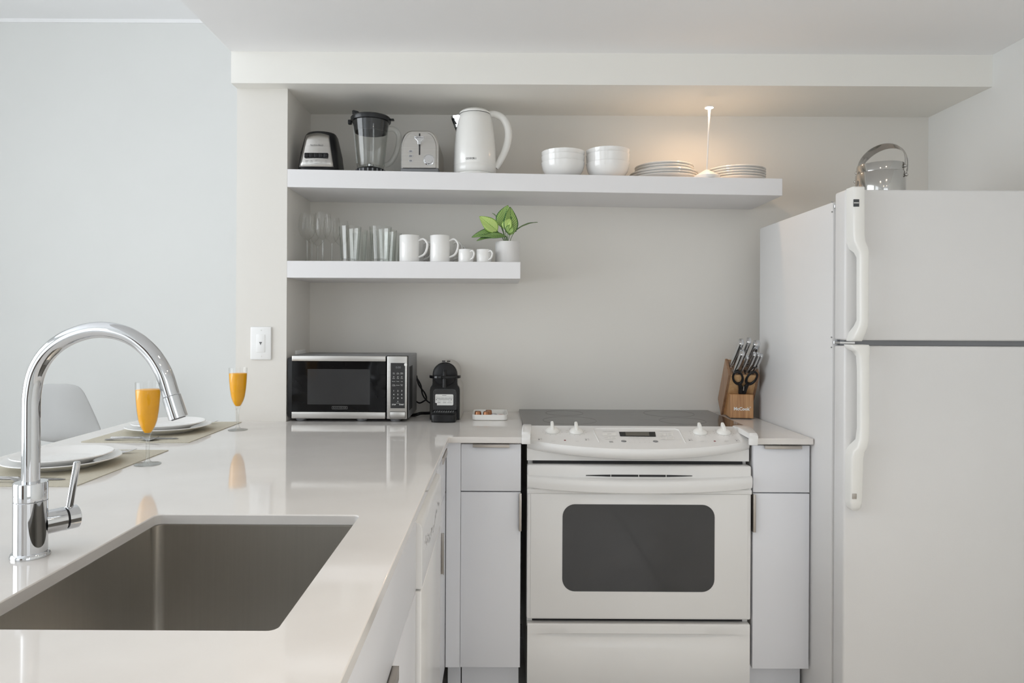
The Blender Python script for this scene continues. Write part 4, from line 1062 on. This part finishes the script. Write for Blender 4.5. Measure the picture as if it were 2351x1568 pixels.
b = B(); prism(b, [(-.030, .058), (.031, .058), (.034, .061), (.034, .098), (.031, .101), (-.034, .101), (-.037, .098), (-.037, .068), (-.030, .066)], 'y', .0238, .0250); lb = obj('label_card', b, M_printw, t)
b = B(); 
def dash(x0, x1, z, h): box(b, x0, x1, .0233, .0237, z, z + h)
dash(-.010, .007, .0965, .0014)
for (x0, x1) in ((-.031, -.016), (-.014, -.002), (0, .012), (.014, .028)): dash(x0, x1, .0865, .0010)
for z in (.0812, .0795): dash(-.024, .020, z, .0005)
dash(-.0335, -.030, .0785, .003); dash(.024, .0275, .0785, .003)
for x in (-.025, -.004, .016): dash(x, x + .002, .0735, .0018); dash(x + .004, x + .010, .074, .0004)
for (x0, x1) in ((-.028, -.016), (-.006, .006), (.012, .016), (.018, .022), (.024, .027)): dash(x0, x1, .0675, .0012)
for (x0, x1, z0, z1) in ((-.032, .030, .0925, .0929), (-.032, .030, .0835, .0839), (-.032, -.0316, .0835, .0929), (.0296, .030, .0835, .0929)): dash(x0, x1, z0, z1 - z0)
obj('label_print', b, M_print, lb)
b = B(); box(b, -.046, .046, -.030, .030, .030, .037, .002); dt = obj('drip_tray', b, M_blk, t)
for k in range(9):
    x = -.036 + .009 * k; b = B(); box(b, x - .0022, x + .0022, -.024, .022, .0372, .0385, .0006); obj('tray_slat', b, M_gray, dt)
rows = []; b = B()
for i in range(17):
    a = PI * i / 16; x = -.047 * math.cos(a); y = -.030 - .018 * math.sin(a) ** .7
    rows.append([(x, .030, .002), (x, y + .004, .0), (x, y, .004), (x, y, .026), (x, y + .003, .030), (x, .030, .030)])
V = grid(b, rows, closed=True); b.faces.new(V[0]); b.faces.new(V[-1]); obj('tray_front', b, M_blk, t)
for x in (-.010, .010):
    b = B(); box(b, x - .007, x + .007, .085, .10, .2255, .2295, .0015); obj('top_button', b, M_blkg, t)

# ================================================================== capsule tray
TX, TY = on(1124.5, 965.5); TY += .085
t = thing('serving_tray', 'small white tray holding coffee capsules on the worktop', 'tray', (TX, TY, CT + .0003))
b = B(); rows = []
for (z, ins) in ((0, .004), (.002, .001), (.021, 0), (.022, .001), (.021, .003), (.004, .005)):
    rows.append([(x, y, z) for x, y in rrect(-.070 + ins, .070 - ins, -.085 + ins, .085 - ins, .018, 6)])
V = grid(b, rows, closed=True); b.faces.new(V[0]); b.faces.new(V[-1]); obj('tray', b, M_kettle, t)
b = B(); lathe(b, [(0, .0265), (.0105, .0265), (.0115, .0255), (.0125, .023), (.0155, .002), (.0178, .001), (.0178, 0), (0, 0)], 28)
cap = obj('coffee_capsule', b, M_copper)
for i, (dx, dy, l) in enumerate(((-.048, -.040, 'copper coffee capsule at the corner of the white tray'), (-.014, -.046, 'copper coffee capsule in the middle of the white tray'), (-.006, -.004, 'copper coffee capsule standing behind the other two'))):
    q = cap if i == 0 else cap.copy()
    if i: C.objects.link(q)
    q.location = (TX + dx, TY + dy, CT + .0046); tag(q, l, 'capsule', 'capsules in the tray')
def wrap(name, x, y, rx, ry, h, m, label):
    b = B(); lathe(b, [(0, 0), (1, 0), (1.06, .1), (.9, .6), (.5, .95), (0, 1)], 14)
    for v in b.verts:
        k = 1 + .12 * math.sin(7 * math.atan2(v.co.y, v.co.x)); v.co = (v.co.x * rx * k, v.co.y * ry * k, v.co.z * h)
    o = obj(name, b, m); o.location = (TX + x, TY + y, CT + .0046); o.rotation_euler = (0, 0, .4); tag(o, label, 'candy')
wrap('wrapped_candy', .016, -.030, .017, .012, .017, M_foil, 'silver wrapped sweet in the white tray')
wrap('wrapped_candy', .043, -.040, .018, .012, .015, M_pink, 'pink wrapped sweet in the white tray')
wrap('wrapped_candy', -.026, -.070, .014, .010, .016, M_pink, 'pink and cream wrapped sweet at the tray edge')
wrap('wrapped_candy', .056, -.062, .010, .008, .012, M_copper, 'small brown wrapped sweet in the tray corner')

# ================================================================== knife block
KR = math.radians(-7.5)
KX, KYb = on(1703, 962)
t = thing('knife_block', 'acacia wood knife block in the corner beside the refrigerator', 'knife block', (KX, KYb, CT + .0004), KR)
ln = math.radians(41); sL, cL = math.sin(ln), math.cos(ln)
y0_, Lb, Db, hw = .118, .235, .092, .060
def kb(l, d): return (y0_ - sL * l + cL * d, cL * l + sL * d)      # l along the lean, d towards the back
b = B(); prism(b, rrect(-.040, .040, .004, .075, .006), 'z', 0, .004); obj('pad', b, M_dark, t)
b = B(); prism(b, [kb(0, 0), kb(Lb, 0), kb(Lb, Db), kb(0, Db)], 'x', -hw + .008, hw - .008); core = obj('core', b, M_woodl, t, bevel=.001)
b = B(); prism(b, [kb(Lb, .004), kb(Lb + .0004, .004), kb(Lb + .0004, Db - .004), kb(Lb, Db - .004)], 'x', -hw + .011, hw - .011); obj('slot_board', b, M_woodd, t)
for sx in (-1, 1):
    b = B(); prism(b, [kb(-.001, -.001), kb(Lb + .003, -.001), kb(Lb + .003, Db + .001), kb(-.001, Db + .001)], 'x', sx * hw, sx * (hw - .010)); obj('side_board', b, M_woodd, t, bevel=.0012)
ft = [(0, .003), (y0_ - .001, .003), kb(.099 / cL, -.0005), (.002, .099), (0, .095)]
b = B(); prism(b, ft, 'x', -.0455, .0455); fb = obj('scissor_holder', b, M_wood, t, bevel=.0012)
b = B(); add_text(b, 'McCook', .0175, at(-.001, -.0006, .040) @ FRONT, bold=.0006); add_text(b, '®', .008, at(.0325, -.0006, .047) @ FRONT); obj('brand_lettering', b, M_printw, fb)
u_ = Vector((0, -sL, cL)); v_ = Vector((0, cL, sL)); w_ = Vector((1, 0, 0))
def kpos(x, l, d): 
    y, z = kb(l, d); return Vector((x, y, z))
b = B()
slots = [(-.040, .020), (-.018, .020), (.006, .020), (.022, .020), (.036, .020), (-.040, .060), (-.012, .062), (.014, .062)]
for x, d in slots:
    p = kpos(x, Lb + .0006, d)
    vs = [b.verts.new(p + w_ * a + v_ * c) for a, c in ((-.0025, -.013), (.0025, -.013), (.0025, .013), (-.0025, .013))]; b.faces.new(vs)
obj('knife_slots', b, M_dark, t)
M_kb = Matrix.Translation((KX, KYb, CT + .0004)) @ Matrix.Rotation(KR, 4, 'Z')
def sq(v): return math.copysign(abs(v) ** .55, v)
def knife(x, d, hl, wd, th, label, out=0.0):
    wd *= .9; th *= .82
    """handle leaving the slot: slightly swelled steel grip with bolster and butt cap"""
    p = M_kb @ kpos(x, Lb, d); o = thing('kitchen_knife', label, 'knife', p, 0, 'steel-handled knives in the block')
    R = M_kb.to_3x3(); Ww = R @ w_; U, Vv = (R @ u_ + Ww * .16).normalized(), R @ v_
    b = B(); rows = []
    for k, (s, a, bb) in enumerate(((.006, .95, .9), (.04, .72, .9), (.35, .90, 1.0), (.6, .82, 1.0), (.82, .92, 1.0), (.93, 1.02, 1.0))):
        c = U * (hl * s) + Vv * (-.006 * math.sin(PI * s) + out * s); hw2, ht = wd / 2 * a, th / 2 * bb
        rows.append([c + Vv * (hw2 * sq(math.cos(2 * PI * i / 14))) + Ww * (ht * sq(math.sin(2 * PI * i / 14))) for i in range(14)])
    V = grid(b, rows, closed=True); b.faces.new(V[0]); b.faces.new(V[-1]); obj('grip', b, M_chrome, o, smooth=60)
    b = B(); rows = []
    for s, a in ((.93, 1.02), (.94, 1.07), (1.0, 1.05), (1.015, .85)):
        c = U * (hl * s) + Vv * (-.006 * math.sin(PI * s) + out * s)
        rows.append([c + Vv * (wd / 2 * a * sq(math.cos(2 * PI * i / 14))) + Ww * (th / 2 * a * sq(math.sin(2 * PI * i / 14))) for i in range(14)])
    V = grid(b, rows, closed=True); b.faces.new(V[0]); b.faces.new(V[-1]); obj('butt_cap', b, M_chrome, o, smooth=60)
    b = B(); rows = []
    for s in (0, .006 / hl + .03):
        c = U * (hl * s); rows.append([c + Vv * (wd * .48 * math.cos(2 * PI * i / 14)) + Ww * (th / 2 * math.sin(2 * PI * i / 14)) for i in range(14)])
    V = grid(b, rows, closed=True); b.faces.new(V[0]); b.faces.new(V[-1]); obj('bolster', b, M_steel, o)
knife(-.040, .060, .132, 0.0345, 0.0213, 'large chef knife with curved steel handle at the block back corner by the range')
knife(-.012, .064, .136, 0.0310, 0.0200, 'long steel-handled knife in the middle of the rear slots')
knife(.020, .060, .126, 0.0299, 0.0300, 'round-ended sharpening steel in the rear of the block')
knife(-.036, .020, .110, 0.0322, 0.0200, 'steel-handled utility knife at the front corner by the range')
knife(-.010, .022, .085, 0.0207, 0.0125, 'small steak knife in the middle of the front slots')
knife(.014, .024, .100, 0.0218, 0.0137, 'slim steak knife beside the sharpening steel')
knife(.030, .026, .096, 0.0218, 0.0137, 'slim steak knife second from the refrigerator')
knife(.044, .030, .088, 0.0218, 0.0137, 'slim steak knife nearest the refrigerator')
# scissors in the front box
o = thing('kitchen_scissors', 'black-handled kitchen scissors in the front of the knife block', 'scissors', M_kb @ Vector((.004, .018, .0995)), KR)
TL = math.tan(ln) * .8
for sx in (-1, 1):
    b = B(); pts = []
    n = 26
    for i in range(n):
        a = 2 * PI * i / n; ex, ez = .0175 * math.cos(a), .0265 * math.sin(a)
        rot = -.42 * sx
        xx, zz = sx * .0265 + ex * math.cos(rot) - ez * math.sin(rot), .068 + ex * math.sin(rot) + ez * math.cos(rot)
        pts.append((xx, -.002 - TL * zz, zz))
    rr = [.0042 + .0016 * max(0, -math.sin(2 * PI * i / n)) for i in range(n)]
    tube(b, pts + [pts[0], pts[1]], rr + [rr[0], rr[1]], 10, cap=False)
    tube(b, [(x, -.002 - TL * z, z) for x, z in ((sx * .0190, .047), (sx * .0125, .036), (sx * .0080, .022), (sx * .0062, .006))], [.0055, .0078, .0092, .0095], 12)
    obj('handle', b, M_blk, o, smooth=60)
b = B(); tube(b, [(0, -.012 - TL * .03, .034), (0, -.010 - TL * .022, .016)], [.002, .0025], 10); obj('bottle_notch', b, M_satin, o)
b = B(); box(b, -.0135, .0135, -.008, .006, -.004, .012, .003); obj('shank', b, M_blk, o)

# ================================================================== place settings
def placemat(y0, y1, label):
    b = B(); prism(b, rrect(-1.315, -.975, y0, y1, .004, 3), 'z', CT + .0003, CT + .0020)
    return tag(obj('placemat', b, M_mat), label, 'placemat', 'placemats on the peninsula')
placemat(1.571, 2.020, 'woven olive-grey placemat behind the faucet')
placemat(2.147, 2.593, 'woven olive-grey placemat at the pillar end of the peninsula')
zt = CT + .0024
def cutlery(kind, x0, x1, y, label):
    L = abs(x1 - x0); dirx = 1 if x1 > x0 else -1
    b = B()
    def strip(secs):
        rows = [[(s * L * dirx, -w + oy, z), (s * L * dirx, -w * .4 + oy, z + th), (s * L * dirx, w * .4 + oy, z + th), (s * L * dirx, w + oy, z), (s * L * dirx, oy, z - .0004)] for s, w, z, th, oy in secs]
        V = grid(b, rows, closed=True); b.faces.new(V[0]); b.faces.new(V[-1])
    if kind == 'knife': strip([(0, .004, .001, .004, 0), (.02, .0055, .0006, .005, 0), (.25, .005, .0006, .006, 0), (.48, .004, .001, .005, 0), (.5, .006, .001, .003, 0), (.75, .009, .001, .002, .001), (.93, .007, .001, .0015, 0), (1, .001, .001, .001, -.003)])
    if kind == 'spoon': strip([(0, .006, .001, .002, 0), (.03, .008, .001, .002, 0), (.3, .004, .004, .003, 0), (.62, .003, .009, .003, 0), (.70, .008, .006, .0025, 0), (.78, .018, .003, .0025, 0), (.88, .021, .003, .002, 0), (.96, .014, .007, .002, 0), (1, .003, .011, .001, 0)])
    if kind == 'fork':
        strip([(0, .006, .001, .002, 0), (.03, .008, .001, .002, 0), (.3, .004, .004, .003, 0), (.62, .003, .009, .003, 0), (.70, .009, .006, .002, 0), (.76, .012, .004, .002, 0)])
        for k in range(4): strip([(.755, .0016, .004, .002, -.0096 + .0064 * k), (.85, .0014, .003, .002, -.0096 + .0064 * k), (.95, .0012, .007, .0015, -.0092 + .0061 * k), (1, .0005, .011, .001, -.009 + .006 * k)])
    o = obj('table_' + kind, b, M_cut, smooth=50); o.location = (x0, y, zt + .0004); tag(o, label, kind)
def setting(yc, w, fl):
    ps = plate('dinner_plate', me_L, (-1.145, yc, zt), 'large white dinner plate on the placemat %s' % w, 'plates of the place settings')
    plate('side_plate', me_S, (-1.145, yc, zt + .0108), 'smaller white plate stacked on the dinner plate %s' % w, 'plates of the place settings')
    cutlery('knife', -1.255, -1.035, yc - .160, 'steel table knife on the placemat %s' % w)
    cutlery('spoon', -1.255, -1.085, yc - .190, 'steel spoon on the placemat %s' % w)
    cutlery('fork', -1.24, -1.045, yc + .168, 'steel fork beyond the plates %s' % w)
setting(1.795, 'behind the faucet', 0)
setting(2.370, 'at the pillar end', 0)
def flute(x, y, label):
    t = thing('champagne_flute', label, 'glass', (x, y, CT + .0004), 0, 'juice flutes on the peninsula')
    b = B(); lathe(b, [(0, 0), (.033, 0), (.0332, .0012), (.012, .004), (.0048, .012), (.0042, .03), (.0042, .060), (.0058, .074)], 36); obj('stem_and_foot', b, M_stemg, t, smooth=60)
    b = B(); lathe(b, [(.0052, .070), (.0080, .079), (.0130, .089), (.0185, .101), (.0235, .118), (.0272, .143), (.0295, .170), (.0308, .195), (.0312, .2195)], 40); obj('glass_bowl', b, M_wglass, t, smooth=60)
    b = B(); lathe(b, [(0, .083), (.0078, .0845), (.0122, .091), (.0176, .102), (.0226, .1185), (.0263, .1432), (.0286, .170), (.0299, .194), (.0298, .1990), (.029, .1996), (0, .1994)], 40); j = obj('orange_juice', b, M_juice, t, smooth=60); j['label'] = 'bright orange juice'
    return t
flute(*on(339, 1066), 'champagne flute of orange juice beside the placemat behind the faucet')
flute(*on(546, 987), 'champagne flute of orange juice standing in front of the pillar')

# ================================================================== dining chair in the living area
t = thing('dining_chair', 'pale grey shell dining chair standing by the living room wall', 'chair', (-2.995, 4.85, 0), PI + math.radians(3))
b = B(); rows = []
prof = [(-.20, .435, .19, 0, .01), (-.14, .447, .215, 0, .012), (-.02, .440, .23, 0, .018), (.09, .442, .24, 0, .03), (.165, .475, .246, -.03, .03), (.195, .54, .230, -.07, .01), (.212, .62, .208, -.075, 0), (.226, .70, .188, -.06, 0), (.238, .78, .167, -.045, 0), (.246, .83, .152, -.035, -.002), (.249, .855, .130, -.03, -.004), (.250, .868, .095, -.02, -.004), (.250, .871, .060, -.01, -.002)]
for y, z, hw_, curl, raise_ in prof:      # back rest towards the kitchen
    rows.append([(hw_ * e, y + curl * abs(e) ** 2.2, z + raise_ * abs(e) ** 2.5) for e in [(-1 + 2 * i / 16) for i in range(17)]])
grid(b, rows); obj('shell', b, M_stool, t, solid=.008, subsurf=1, smooth=80, recalc=False)
for sx in (-1, 1):
    for sy in (-1, 1):
        b = B(); tube(b, [(sx * .10, sy * .10, .428), (sx * .21, sy * .21, 0)], [.013, .009], 12); obj('leg', b, M_woodl, t)
b = B(); box(b, -.12, .12, -.12, .12, .420, .432, .003); obj('seat_plate', b, M_gray, t)
